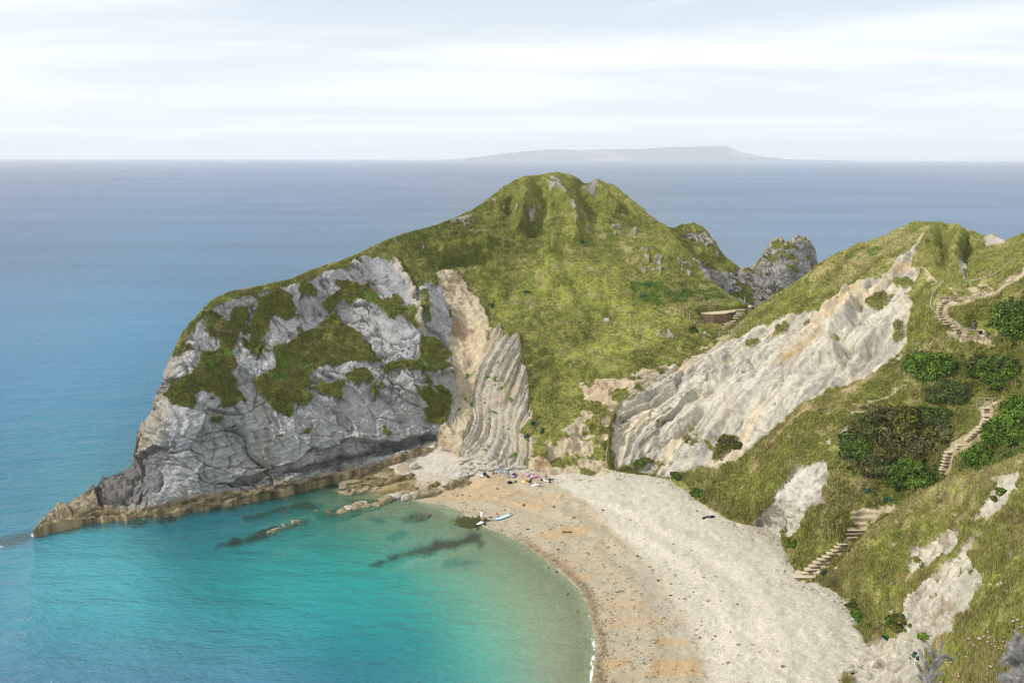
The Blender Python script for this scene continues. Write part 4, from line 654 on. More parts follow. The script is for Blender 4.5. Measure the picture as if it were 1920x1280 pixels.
# ---- far island on the horizon
ipx = np.array([820, 860, 905, 940, 985, 1030, 1075, 1130, 1200, 1255, 1290, 1330, 1362, 1375, 1395, 1420, 1450, 1480, 1520, 1600]); iy = np.array([299, 297, 292, 287, 282, 279, 279.5, 279, 278, 274.5, 274, 273, 272.5, 278, 285, 290, 295, 297.5, 298.5, 300.0])+1.3
ix = np.linspace(815, 1605, 400); yt = np.interp(ix, ipx, iy); q = np.c_[ix, np.zeros((400, 2))]; yt = yt+0.55*fbm(q, 14, 4, 3)+.35*fbm(q, 3, 2, 7)
Zi = 16000.0; rows = []
base = at_h(ix, np.full(400, 0)+306.0, np.zeros(400)); topP = at_Z(ix, yt, np.full(400, Zi+700)); topP[:, 2] = np.maximum(topP[:, 2], 1)
f0 = at_Z(ix, np.full(400, 303.0), np.full(400, Zi)); f0[:, 2] = -5
for k in np.linspace(0, 1, 8): rows.append(f0*(1-k)+topP*k+np.array([0, 0, 1])*(topP[:, 2]*0.25*math.sin(k*math.pi))[:, None])
for k in (0.3, 0.6, 1.0): r = topP.copy(); r[:, 1] += 2500*k; r[:, 2] *= (1-k); r[:, 2] -= 5*k; rows.append(r)
Pi = np.concatenate(rows); tag(mesh_obj('island', Pi, grid_faces(11, 400)[:, ::-1], MT, col={'Col': lerp(np.tile(np.array([.09, .115, .11]), (len(Pi), 1)), np.array([.30, .28, .25]), smooth(.1, .6, fbm(Pi*np.array([1, 1, 6]), 900, 4, 3))), 'Grass': np.ones(len(Pi))}), kind='structure')
# ------------------------------------------------------------------ rocks on the shore
def icos(sub):
    import bmesh
    bm = bmesh.new(); bmesh.ops.create_icosphere(bm, subdivisions=sub, radius=1.0)
    v = np.array([x.co[:] for x in bm.verts]); f = np.array([[q.index for q in g.verts] for g in bm.faces]); bm.free(); return v, f
ICO = {k: icos(k) for k in (2, 3, 4)}
def stone_mat(name, c1, c2, c3, s=1.2):
    m, t, b = new_mat(name); tc = N(t, 'ShaderNodeTexCoord')
    n1 = N(t, 'ShaderNodeTexNoise'); t.links.new(tc.outputs['Object'], n1.inputs[0]); setin(n1, Scale=s, Detail=9, Roughness=0.7)
    c = ramp(t, n1.outputs[0], [(0.3, c1), (0.5, c2), (0.72, c3)])
    t.links.new(c, b.inputs['Base Color']); setin(b, Roughness=0.9); b.inputs['Specular IOR Level'].default_value = 0.2
    bp = N(t, 'ShaderNodeBump'); setin(bp, Strength=0.5, Distance=0.2); t.links.new(n1.outputs[0], bp.inputs['Height']); t.links.new(bp.outputs[0], b.inputs['Normal'])
    return m
M_TAN = stone_mat('tan_rock', (.12, .095, .055), (.30, .245, .155), (.42, .36, .26)); M_PALE = stone_mat('pale_rock', (.22, .20, .17), (.44, .41, .35), (.55, .52, .45))
M_WEED = stone_mat('weedy_rock', (.045, .040, .012), (.16, .125, .055), (.30, .25, .15)); M_DARK = stone_mat('dark_reef', (.012, .009, .005), (.05, .034, .016), (.12, .085, .045))
def boulder(name, P, dims, rz, seed, mat, label=None, cat='boulder', group=None, sub=3, sink=0.3):
    v, f = ICO[sub]; v = v.copy(); n = 1+0.28*fbm(v+seed*7.3, 1.0, 4, seed)+0.10*fbm(v+seed*3.1, 0.35, 2, seed+3)
    w1, w2, cid = worley(v+seed*1.7, 0.9, seed); n *= 0.86+0.28*cid*0.6+0.12*(w2-w1); v *= n[:, None]
    v *= np.array(dims)/2; c, s = math.cos(rz), math.sin(rz); v = np.c_[v[:, 0]*c-v[:, 1]*s, v[:, 0]*s+v[:, 1]*c, v[:, 2]+dims[2]*(0.5-sink)]
    o = mesh_obj(name, v, f, mat); o.location = tuple(P); tag(o, label, cat, group); return o
def ledge(name, pts, width, height, seed, mat, label, cat='rock ledge', group=None, zoff=0.0, lean=0.0):
    pts = np.array([beach_at(x, y) for x, y in pts]); pts[:, 2] = np.maximum(pts[:, 2], -0.3)+zoff
    d = np.r_[0, np.cumsum(np.linalg.norm(np.diff(pts, axis=0), axis=1))]; n = max(12, int(d[-1]/0.22)); q = np.linspace(0, d[-1], n)
    c = np.stack([np.interp(q, d, pts[:, k]) for k in range(3)], 1); tg = np.gradient(c, axis=0); tg[:, 2] = 0; tg /= np.linalg.norm(tg, axis=1, keepdims=True)+1e-9
    sd = np.c_[-tg[:, 1], tg[:, 0], np.zeros(n)]; m = 15; a = np.linspace(0, math.pi, m); rows = []
    e = np.minimum(1, np.minimum(q, d[-1]-q)/(0.8*width)+0.12)**0.6
    blk = noise(np.c_[q/(2.2*width), np.zeros((n, 2))+seed], 1.0, seed); gap = np.clip(1.5*(1-np.exp(-((worley(np.c_[q/(1.9*width), np.zeros((n, 2))+seed*.37], 1, seed)[0]-0.5)/.12)**2)), .45, 1)
    wv = width*e*(1+0.45*blk); hv_ = height*e*gap*(1+0.5*noise(np.c_[q/1.4, np.zeros((n, 2))], 1.0, seed+5))
    for k in range(m):
        r = c+sd*(np.cos(a[k])*wv*0.5)[:, None]; r[:, 2] += -0.4+(hv_+0.4)*np.sin(a[k])**0.55+lean*np.cos(a[k])*hv_; rows.append(r)
    V_ = np.array(rows).reshape(-1, 3); V_ += np.stack([fbm(V_, 0.9, 3, seed+9), fbm(V_, 0.9, 3, seed+10), 0.7*fbm(V_, 0.7, 3, seed+11)], 1)*min(0.38, width*0.22)
    o0 = V_.mean(0); o = mesh_obj(name, V_-o0, grid_faces(m, n)[:, ::-1], mat); o.location = tuple(o0); tag(o, label, cat, group); return o
def pz(n, *pts): return V(n, *pts)
ledge('rock_ledge', pz(10, (-40, 615), (60, 590), (180, 565), (330, 525), (440, 500), (520, 488)), 1.7, .7, 11, M_TAN, 'long tan rock ledge running out along the edge of the green water')
ledge('rock_ledge', pz(10, (660, 452), (770, 412), (880, 392), (1000, 365), (1085, 338)), 2.2, 1.0, 12, M_TAN, 'tan slab ledge with green foot pointing at the orange sand')
ledge('rock_ledge', pz(10, (1112, 300), (1190, 240), (1290, 208), (1350, 200), (1395, 205)), 2.4, 1.25, 13, M_PALE, 'big grey beach slab beside the picnic group, the inland one of two', lean=.2)
ledge('rock_ledge', pz(10, (1120, 328), (1210, 300), (1300, 275), (1395, 245)), 1.8, 1.1, 14, M_TAN, 'brown creased slab lying against the big grey beach slab')
ledge('rock_ledge', pz(10, (955, 298), (1000, 282), (1055, 268)), 1.5, .7, 15, M_WEED, 'short weedy slab just seaward of the big grey beach slab')
ledge('rock_ledge', pz(10, (-60, 395), (120, 375), (300, 325), (420, 308)), 1.6, .55, 16, M_TAN, 'narrow tan ledge over the shallow pool below the cliff')
ledge('rock_ledge', pz(10, (20, 375), (160, 335), (300, 288), (440, 265), (580, 232), (700, 196), (790, 165)), 1.8, .65, 17, M_WEED, 'long weed streaked ledge reaching up onto the pale shingle')
ledge('rock_ledge', pz(10, (0, 270), (150, 230), (330, 190), (450, 150), (545, 108)), 2.6, .5, 18, M_WEED, 'green weedy ledge nearest the foot of the grey cliff')
ledge('rock_ledge', pz(10, (560, 372), (650, 330), (760, 322), (880, 312)), 2.4, .3, 19, M_WEED, 'low yellow green weedy ledge inland of the round boulders')
ledge('rock_ledge', pz(10, (700, 672), (800, 655), (900, 632), (985, 612)), 1.1, .45, 20, M_WEED, 'brown weedy ledge awash in the shallows off the boards')
ledge('rock_ledge', [(498, 1002), (530, 995), (572, 981)], 1.2, .5, 21, M_TAN, 'tan reef top breaking the turquoise water well off the cliff')
ledge('rock_ledge', [(588, 974), (625, 964), (655, 958)], 1.4, .45, 22, M_WEED, 'dark weedy reef top beside the tan ledge end')
ledge('rock_ledge', [(-20, 1027), (20, 1014), (60, 1004)], 1.0, .1, 23, M_DARK, 'dark reef barely awash beyond the tip of the headland', zoff=-.25)
ledge('rock_ledge', pz(15, (560, 486), (620, 470), (690, 462)), 1.2, .35, 24, M_WEED, 'small greenish ledge poking from the water below the left cliff')
BO = [((440, 195), (3.4, 2.2, 1.1), 0.1, M_TAN, 'oval tan boulder sitting on the weedy ledges'), ((505, 205), (1.8, 1.4, .9), .2, M_TAN, 'small tan boulder beside the oval tan boulder'), ((125, 245), (3.6, 1.8, .8), .1, M_TAN, 'flat tan boulder nearest the cliff on the ledges'), ((780, 85), (2.0, 1.6, 1.2), .4, M_PALE, 'lone white boulder on the brown drift under the cliff'),
 ((55, 548), (2.2, 1.8, 1.2), 0, M_PALE, 'pale boulder at the outer end of the tan ledge'), ((160, 515), (2.6, 1.8, 1.1), .3, M_TAN, 'rounded tan boulder second along the tan ledge'), ((232, 497), (2.0, 1.6, 1.0), .1, M_PALE, 'pale round boulder third along the tan ledge'), ((275, 528), (2.2, 1.4, 1.0), .3, M_TAN, 'tan boulder on the seaward edge of the tan ledge'), ((360, 510), (1.6, 1.1, .7), .2, M_TAN, 'small low boulder where the tan ledge narrows'),
 ((480, 460), (2.5, 1.8, 1.3), .2, M_TAN, 'tan boulder at the seaward end of the round boulders'), ((530, 430), (2.0, 1.6, 1.2), .5, M_PALE, 'pale boulder between the two largest round boulders'), ((610, 418), (2.6, 1.9, 1.5), .3, M_PALE, 'largest grey round boulder in the boulder row'), ((690, 375), (2.4, 1.7, 1.1), .1, M_TAN, 'yellowish boulder behind the upright grey boulder'), ((690, 432), (2.0, 1.5, 1.3), .4, M_PALE, 'grey boulder leaning on the tan slab ledge'), ((764, 405), (1.6, 1.4, 1.4), .2, M_PALE, 'upright grey boulder at the head of the tan slab'), ((20, 320), (1.8, 1.4, .8), .2, M_TAN, 'tan boulder at the left end of the pool ledges'), ((15, 275), (2.2, 1.6, .9), .2, M_TAN, 'brown boulder close under the cliff at the ledge end')]
for k, (q, dm, rz, mt, lb) in enumerate(BO):
    boulder('boulder', beach_at(*pz(10, q)[0]), dm, rz+0.3, 40+k, mt, lb, group='boulders along the rock ledges')
ps = pz(13, (380, 130), (300, 190), (420, 180), (500, 150), (560, 100), (620, 60), (700, 30), (230, 150), (180, 90), (80, 170), (330, 60), (450, 60), (860, 90), (960, 60), (760, 120), (980, 130), (1060, 90), (1100, 150), (240, 240), (130, 230), (640, 150), (560, 170), (380, 290), (430, 130), (40, 60), (130, 10), (260, -20), (480, 0), (560, -30), (880, 150), (1200, 100), (1300, 170))
for k, q in enumerate(ps):
    boulder('rubble_stone', beach_at(*q), (rng.uniform(.9, 2.6), rng.uniform(.8, 1.5), rng.uniform(.5, 1.1)), rng.uniform(-.2, .9), 90+k, M_PALE, 'pale fallen stone in the rubble at the foot of the folded cliff', group='fallen stones under the folded cliff', sub=2)
SM = [(1140, 985, 1.2), (1163, 1020, .5), (1195, 1041, .45), (1233, 1090, .4), (1254, 1115, .5), (985, 1016, .35)]
M_DRIFT = plain('driftwood', (.16, .12, .08), .9, .1); M_STONE_W = M_PALE
for k, (x, y) in enumerate(V(11, (1240, 915), (1360, 930), (1340, 930), (1180, 930), (1300, 1085), (1350, 1090), (1285, 1110), (1100, 1130), (1160, 970), (1390, 955), (1060, 250), (1145, 180), (1080, 880))):
    boulder('beach_stone', beach_at(x, y), (rng.uniform(.35, .6), .4, .3), k, 140+k, M_PALE, 'single pale stone lying on the wet lower beach', group='pale stones on the lower beach', sub=2, sink=.2)
for k, (x, y) in enumerate(V(11, (380, 48), (620, 205), (1140, 185), (1258, 258), (1422, 460), (1520, 575), (545, 355), (605, 392), (695, 568), (775, 702)) + V(13, (1100, 775), (65, 605), (1175, 1200), (1630, 805), (640, 500)) + [(1128, 956), (1306, 957)]):
    boulder('weed_clump', beach_at(x, y), (rng.uniform(.35, .65), .3, .16), k*1.3, 170+k, M_DARK, 'dark clump of washed up weed on the beach', cat='seaweed', group='weed clumps on the beach', sub=2, sink=.2)
for k, (a, b) in enumerate(((V(11, (650, 72))[0], V(11, (735, 70))[0]), (V(11, (1075, 548))[0], V(11, (1140, 538))[0]))):
    A0, B0 = beach_at(*a), beach_at(*b); L = np.linalg.norm(B0-A0); v = []
    for j in range(9):
        c = A0*(1-j/8)+B0*(j/8)+np.array([0, 0, .10+.03*math.sin(j*1.7)]); r = .13*(1-.35*j/8)
        for i in range(8): v.append(c+np.array([0, r*math.cos(i*math.pi/4), r*math.sin(i*math.pi/4)])*(1+.2*math.sin(i*3+j)))
    fs = [(j*8+i, j*8+(i+1) % 8, j*8+8+(i+1) % 8, j*8+8+i) for j in range(8) for i in range(8)]+[tuple(range(8))[::-1], tuple(range(64, 72))]
    tag(mesh_obj('driftwood', v, fs, M_DRIFT if k == 0 else M_TAN), ['thin dark driftwood pole lying on the orange sand', 'pale short driftwood log lying on the grey shingle'][k], 'driftwood')
# green weed in the shallows beside the boards
wv, wf_ = [], []
for k in range(420):
    x, y = V(13, (rng.normal(170, 120), rng.normal(1090, 45)))[0]; c = beach_at(x, y)+np.array([0, 0, .08]); c[2] = max(c[2], .03); s_ = rng.uniform(.1, .3); a = rng.uniform(0, 6.3)
    i = len(wv); wv += [c+s_*np.array([math.cos(a+j*2.1)*1.6, math.sin(a+j*2.1), .1]) for j in range(3)]; wf_.append((i, i+1, i+2))
tag(mesh_obj('seaweed', wv, wf_, plain('green_weed', (.055, .065, .015), .8, .2), smooth_=False), kind='stuff')
# ------------------------------------------------------------------ vegetation
def leaf_mat(name):
    m, t, b = new_mat(name); at = N(t, 'ShaderNodeAttribute', attribute_name='Col'); t.links.new(at.outputs[0], b.inputs['Base Color']); setin(b, Roughness=0.75); b.inputs['Specular IOR Level'].default_value = 0.15
    return m
M_LEAF = leaf_mat('leaves'); M_GRASS = leaf_mat('grass_blades'); M_TWIG = plain('twig', (.10, .075, .045), .9, .1)
def tufts(name, p, n, h0, h1, seed, keep=None, wide=.05, lean=None):
    r = np.random.default_rng(seed); nr, nc = p.nr, p.nc
    i = r.integers(1, nr-1, n*2); j = r.integers(1, nc-1, n*2); k = i*nc+j
    ok = (p.g[k] > .6) & (r.random(n*2) < .95)
    if keep is not None: ok &= keep[k]
    k = k[ok][:n]; G = p.final[k]; i, j = k//nc, k % nc; L = p.lut
    G = G+(L[np.minimum(i+1, nr-1), j]-G)*r.random(len(k))[:, None]*.9+(L[i, np.minimum(j+1, nc-1)]-G)*r.random(len(k))[:, None]*.9
    clump = fbm(G, 2.2, 3, seed); tall = np.clip(.55+.6*clump+.35*r.random(len(k)), .15, 1.4)
    V_, Cc = [], []
    for b in range(3):
        a = r.uniform(0, 6.283, len(k)); h = (h0+(h1-h0)*r.random(len(k)))*tall; ln = r.uniform(.1, .75, len(k))*h
        dx, dy = np.cos(a), np.sin(a); wd = wide*(.7+.8*r.random(len(k)))
        base = G-np.array([0, 0, .05])+np.c_[dx, dy, np.zeros(len(k))]*0.08
        l = base+np.c_[-dy*wd, dx*wd, np.zeros(len(k))]; rr = base-np.c_[-dy*wd, dx*wd, np.zeros(len(k))]
        tp = base+np.c_[dx*ln+.12*h, dy*ln, h]
        V_.append(np.stack([l, rr, tp], 1))
        c = p.col[k]*(r.uniform(.78, 1.3, len(k)))[:, None]; st = (r.random(len(k)) < .26+.28*np.clip(clump, -.5, .8)); c = np.where(st[:, None], c*.45+DRY*.62, c)
        Cc.append(np.stack([c*1.08, c*1.08, c*1.28], 1))
    V_ = np.concatenate(V_).reshape(-1, 3); Cc = np.concatenate(Cc).reshape(-1, 3)
    return tag(mesh_obj(name, V_, np.arange(len(V_)).reshape(-1, 3), M_GRASS, smooth_=False, col={'Col': Cc}), kind='stuff')
tufts('headland_grass', HEAD, 110000, .22, .60, 1)
tufts('crag_grass', CRAG, 12000, .22, .55, 2)
tufts('hillside_grass', HILL, 120000, .22, .75, 3, wide=.045)
tufts('near_slope_grass', NEAR, 120000, .20, .62, 4, wide=.03)
def bush(px, py, wpx, hpx, p, tones, seed, label, cat='bush', name='shrub', leaf=.17, n=None, group=None, high=.55, twigs=True, lobes=26):
    r = np.random.default_rng(seed); c = p.at(px, py); Z = float((c-np.array([0, 0, H]))@fwd); w = wpx*Z/F; h = hpx*Z/F
    up = np.array([0, 0, 1.0]); rt = riv.copy()
    # lobes sit on the slope that the photo shows across the bush's own outline
    cs, rs = [], []
    for k in range(lobes):
        a, b = r.uniform(-.47, .47)*wpx, r.uniform(-.46, .46)*hpx
        if (a/wpx*2)**2+(b/hpx*2)**2 > .75: a *= .6; b *= .6
        g = p.at(px+a, py+b); R_ = math.sqrt(w*h*1.3)*r.uniform(.9, 1.5)/math.sqrt(lobes)*.62+.12*min(w, h); R_ = min(R_, .34*min(w, h)*1.2); cs.append(g+up*R_*high*.15); rs.append(R_)
    for k in range(lobes//2):
        a = r.uniform(0, 6.283); q_ = r.uniform(.48, .66); g = p.at(px+math.cos(a)*q_*wpx, py+math.sin(a)*q_*hpx); R_ = min(w, h)*r.uniform(.05, .13); cs.append(g+up*R_*.2); rs.append(R_)
    lobes = len(cs); cs, rs = np.array(cs), np.array(rs); n = n or int(min(12000, 420*w*h/(leaf*10)**2*10+500))
    i = r.choice(lobes, n, p=rs**2/np.sum(rs**2)); d = r.normal(size=(n, 3)); d /= np.linalg.norm(d, axis=1, keepdims=True); d[:, 2] = np.abs(d[:, 2])*1.0-.18
    hl = r.uniform(.6, 1.7, lobes); rad = rs[i]*(1-.42*r.random(n)**1.3)*(1+.36*noise(d*2.6+i[:, None]*3.3, 1.0, seed))
    Q = cs[i]+d*rad[:, None]*np.c_[np.full(n, 1.15), np.ones(n), high*1.25*hl[i]]; nn = d+r.normal(size=(n, 3))*.55; nn /= np.linalg.norm(nn, axis=1, keepdims=True)
    t1 = np.cross(nn, r.normal(size=(n, 3))); t1 /= np.linalg.norm(t1, axis=1, keepdims=True)+1e-9; t2 = np.cross(nn, t1); s_ = leaf*r.uniform(.6, 1.35, n)[:, None]
    V_ = np.stack([Q-t1*s_, Q-t2*s_*.55, Q+t1*s_, Q+t2*s_*.55], 1).reshape(-1, 3)
    tn = np.array([tones[k % len(tones)] for k in range(lobes)]); cl = tn[i]*(1+.6*noise(Q, .55*max(1, leaf*5), seed+3))[:, None]*r.uniform(.6, 1.4, n)[:, None]
    o0 = c.copy(); root = empty(name, o0, label=label, cat=cat, group=group)
    mesh_obj('foliage', V_-o0, np.arange(4*n).reshape(-1, 4), M_LEAF, root, False, {'Col': np.repeat(cl, 4, 0)})
    if twigs:
        tv, tf = [], []
        for k in range(lobes):
            for q in range(4):
                a = r.normal(size=3)*.7*rs[k]; e = cs[k]+a*np.array([1, 1, .5])+up*rs[k]*.35*high; st = c-up*.1; bdy = len(tv)
                for f_, rr_ in ((0, .05), (.5, .035), (1, .015)):
                    m_ = st*(1-f_)+e*f_+np.array([0, 0, .15*math.sin(f_*3)])
                    tv += [m_+rr_*np.array([math.cos(j*2.1), math.sin(j*2.1), .3]) for j in range(3)]
                tf += [(bdy+s*3+j, bdy+s*3+(j+1) % 3, bdy+s*3+3+(j+1) % 3, bdy+s*3+3+j) for s in range(2) for j in range(3)]
        mesh_obj('stem', np.array(tv)-o0, tf, M_TWIG, root)
    return root
BR = np.array([.075, .130, .020]); BG = np.array([.105, .195, .024]); BD = np.array([.060, .085, .024]); BB = np.array([.125, .115, .048]); BY = np.array([.14, .15, .03]); BM = np.array([.062, .088, .024])
for a in ((1902, 603, 70, 74, HILL, [BR, BR*1.2, BR*.8], 1, 'large dark green bramble bush beside the wooden bench'), (1752, 688, 104, 52, HILL, [BG, BG*.85, BR], 2, 'bright green bramble spread below the wooden bench path'), (1782, 738, 96, 44, HILL, [BD*1.2, BD*1.45, BM], 3, 'smooth dark dome shaped gorse bush above the brown thicket'), (1880, 700, 66, 62, HILL, [BG*.8, BR, BM], 4, 'green bush with yellow flowers above the two rail barrier'),
 (1672, 798, 120, 66, HILL, [BB, BY*.8, BB*.8, BM], 5, 'big brownish thicket in the middle of the hillside'), (1604, 838, 46, 70, HILL, [BR, BM, BG*.7], 6, 'green bush on the downhill edge of the brown thicket'), (1712, 892, 92, 52, HILL, [BR, BG*.8, BR*.8], 7, 'dark green bush just left of the lowest wooden steps'), (1745, 783, 94, 34, HILL, [BM, BD*1.2, BR], 8, 'low dark green bush between the thicket and steps'), (1700, 846, 92, 52, HILL, [BB*.9, BY*.75, BB*.7], 9, 'tangled brown bush in the heart of the thicket'), (1640, 872, 60, 46, HILL, [BB, BM, BB*.8], 10, 'brown scrub bush below the green edge bush'),
 (1886, 815, 72, 60, HILL, [BG*.85, BG*.7, BR], 11, 'lush green bramble bank right of the wooden steps'), (1912, 775, 56, 50, HILL, [BG*.9, BG*.75], 12, 'green bramble bank beside the top of the lower steps'), (1838, 858, 58, 34, HILL, [BG*.75, BR, BG*.6], 13, 'small green bramble at the foot of the lower steps'), (1838, 690, 44, 40, HILL, [BB, BG*.7, BM], 14, 'mixed brown and green bush with ragwort beside it'), (1770, 812, 34, 36, HILL, [BM, BB], 15, 'small scrubby bush beside the upper turn of the steps')):
    bush(*a, group='bushes on the hillside', leaf=.2 if a[6] not in (3,) else .11)
for a in ((1197, 869, 22, 11, HILL, [BG*.8, BG], 21, 'small bright green bush alone at the foot of the white slide'), (1268, 893, 22, 16, HILL, [BM, BG*.8], 22, 'green bush at the corner where the white slide meets the beach'), (1312, 925, 24, 18, HILL, [BR, BG*.7], 23, 'green bush at the beach edge under the grassy corner'), (1482, 1018, 16, 22, HILL, [BY, BG*.8], 24, 'yellow green bush at the beach corner below the small white scar'), (1372, 832, 36, 26, HILL, [BY*.7, BB*.8], 25, 'olive scrub cap on the small knob of the white slide'), (1298, 617, 14, 10, HEAD, [BM, BG*.6], 26, 'small green bush left of the lookout wall'),
 (1875, 921, 14, 12, NEAR, [BY*1.3, BG], 27, 'yellow green bush on the upper white outcrop'), (1863, 934, 12, 9, NEAR, [BY*1.3, BG], 28, 'smaller yellow green bush under the one on the white outcrop'), (1720, 1048, 11, 9, NEAR, [BY*1.3], 29, 'tiny yellow green bush at the middle white outcrop'), (1732, 1195, 16, 14, NEAR, [BG, BY], 30, 'leafy green bush at the lower end of the white crag'), (1685, 1170, 34, 34, NEAR, [BY, BY*.8, BG*.7], 31, 'yellowish bush along the seaward edge of the white crag'), (1612, 1152, 22, 24, NEAR, [BG*.7, BR], 32, 'green bush at the beach edge of the near slope'), (1622, 1172, 24, 12, NEAR, [BG, BY], 33, 'low bright bush where the near slope meets the shingle'), (1598, 1132, 22, 18, NEAR, [BY*.7, BM], 34, 'olive bush at the edge of the near slope above the green one')):
    bush(*a, group='small bushes by the beach', leaf=.13, lobes=5)
TEAL = np.array([.035, .12, .075])
for k, (q, p, s) in enumerate([(V(8, (745, 225))[0], HILL, 15), (V(8, (620, 178))[0], HILL, 16), (V(8, (995, 210))[0], HILL, 9), (V(8, (575, 885))[0], NEAR, 13), (V(8, (735, 1022))[0], NEAR, 13), (V(8, (905, 1132))[0], NEAR, 15), (V(8, (370, 642))[0], HILL, 12), (V(8, (520, 520))[0], NEAR, 7), (V(8, (720, 670))[0], NEAR, 9), (V(5, (650, 868))[0], HILL, 12), (V(7, (350, 810))[0], HILL, 7), (V(3, (1030, 465))[0], HEAD, 12), (V(3, (1080, 512))[0], HEAD, 11), (V(3, (1000, 540))[0], HEAD, 10), (V(2, (1100, 828))[0], HEAD, 9), (V(2, (1300, 755))[0], HEAD, 11), (V(4, (350, 470))[0], HEAD, 12), (V(4, (320, 525))[0], HEAD, 11), (V(2, (1620, 470))[0], HEAD, 9), (V(7, (700, 1090))[0], HILL, 8)]):
    bush(q[0], q[1], s, s*.8, p, [TEAL, TEAL*.8], 200+k, 'blue green leafy sea cabbage plant growing among the grass', 'plant', 'sea_cabbage_plant', .16, 160, 'sea cabbages on the slopes', .5, False, 4)
YEL = np.array([.48, .36, .015])
M_FLOW = plain('yellow_flower', (.46, .40, .03), .7, .1)
for k, (q, p) in enumerate([(V(7, (x, y))[0], HILL) for x, y in ((1110, 370), (1355, 300), (1380, 130), (1360, 100), (1350, 165), (1560, 330), (1590, 350), (1575, 300), (1220, 575), (1250, 570), (950, 670), (550, 890), (1160, 660), (1210, 590), (1160, 60), (1480, 325))]+[(V(9, (x, y))[0], HILL) for x, y in ((880, 710), (930, 805), (720, 797), (1080, 420), (980, 510), (780, 1250), (930, 1250), (1200, 1140), (880, 1190), (1020, 440), (350, 1090), (1290, 1100))]+[(V(4, (x, y))[0], HEAD) for x, y in ((340, 490), (375, 455), (312, 730), (350, 870))]):
    r = np.random.default_rng(400+k); c = p.at(*q); root = empty('ragwort_plant', c, label='yellow flowered ragwort standing among the scrub and grass', cat='plant', group='ragwort plants'); sv, sf, fv, ff_ = [], [], [], []
    for j in range(6):
        fv, ff_ = [], []; e = np.array([r.normal()*.24, r.normal()*.24, r.uniform(.45, .9)]); b0 = len(sv); sv += [(-.02, 0, 0), (.02, 0, 0), tuple(e+[.015, 0, 0]), tuple(e-[.015, 0, 0])]; sf.append((b0, b0+1, b0+2, b0+3))
        for i in range(6):
            cc = e+np.clip(r.normal(size=3), -1.2, 1.2)*.035; n_ = len(fv); s_ = r.uniform(.035, .07); a = r.uniform(0, 6.3)
            fv += [tuple(cc+s_*np.array([math.cos(a+m*math.pi/3), math.sin(a+m*math.pi/3), .25*math.sin(m*2.0)])) for m in range(6)]; ff_.append(tuple(range(n_, n_+6)))
        mesh_obj('flower', fv, ff_, M_FLOW, root, False)
    mesh_obj('stem', sv, sf, M_TWIG, root)

# loose pale stones shed along the foot of the slopes
foot = np.array([(1150, 886), (1200, 892), (1265, 903), (1292, 918), (1314, 945), (1352, 968), (1390, 990), (1432, 994), (1462, 1010), (1468, 1045), (1472, 1085), (1500, 1098), (1560, 1108), (1590, 1135), (1606, 1165), (1622, 1195), (1640, 1225), (1600, 1250), (1590, 1285), (900, 872), (960, 880), (1010, 885), (1060, 897), (1120, 897)]); r = np.random.default_rng(77); sv, sf = [], []
v0, f0 = ICO[2]
for k in range(900):
    i = r.integers(0, len(foot)-1); t_ = r.random(); q = foot[i]*(1-t_)+foot[i+1]*t_
    if i == 18: continue
    c = beach_at(q[0]+r.normal()*7-4, q[1]+abs(r.normal())*6-1); s_ = .06+.22*r.random()**4; n_ = len(sv)*len(v0); sv.append(c+v0*np.array([s_*r.uniform(.8, 1.6), s_, s_*.7])*(1+.25*noise(v0*1.4+k, 1.0, k % 9))[:, None]); sf.append(f0+n_)
tag(mesh_obj('scree', np.concatenate(sv), np.concatenate(sf), M_PALE, smooth_=False), kind='stuff')

sv, sf = [], []
for k in range(1500):
    y = r.uniform(900, 1290); x0 = float(np.interp(y, SH[:, 1], SH[:, 0])); x = x0+abs(r.normal())*(130 if k % 3 else 24)+3
    if x > np.interp(y, foot[:19, 1], foot[:19, 0])-8 and y < 1240: continue
    c = beach_at(x, y); s_ = .05+.16*r.random()**3; n_ = len(sv)*len(v0); sv.append(c+v0*np.array([s_*r.uniform(.8, 1.6), s_, s_*.7])*(1+.25*noise(v0*1.4+k, 1.0, k % 9))[:, None]); sf.append(f0+n_)
tag(mesh_obj('pebbles', np.concatenate(sv), np.concatenate(sf), M_TAN, smooth_=False), kind='stuff')
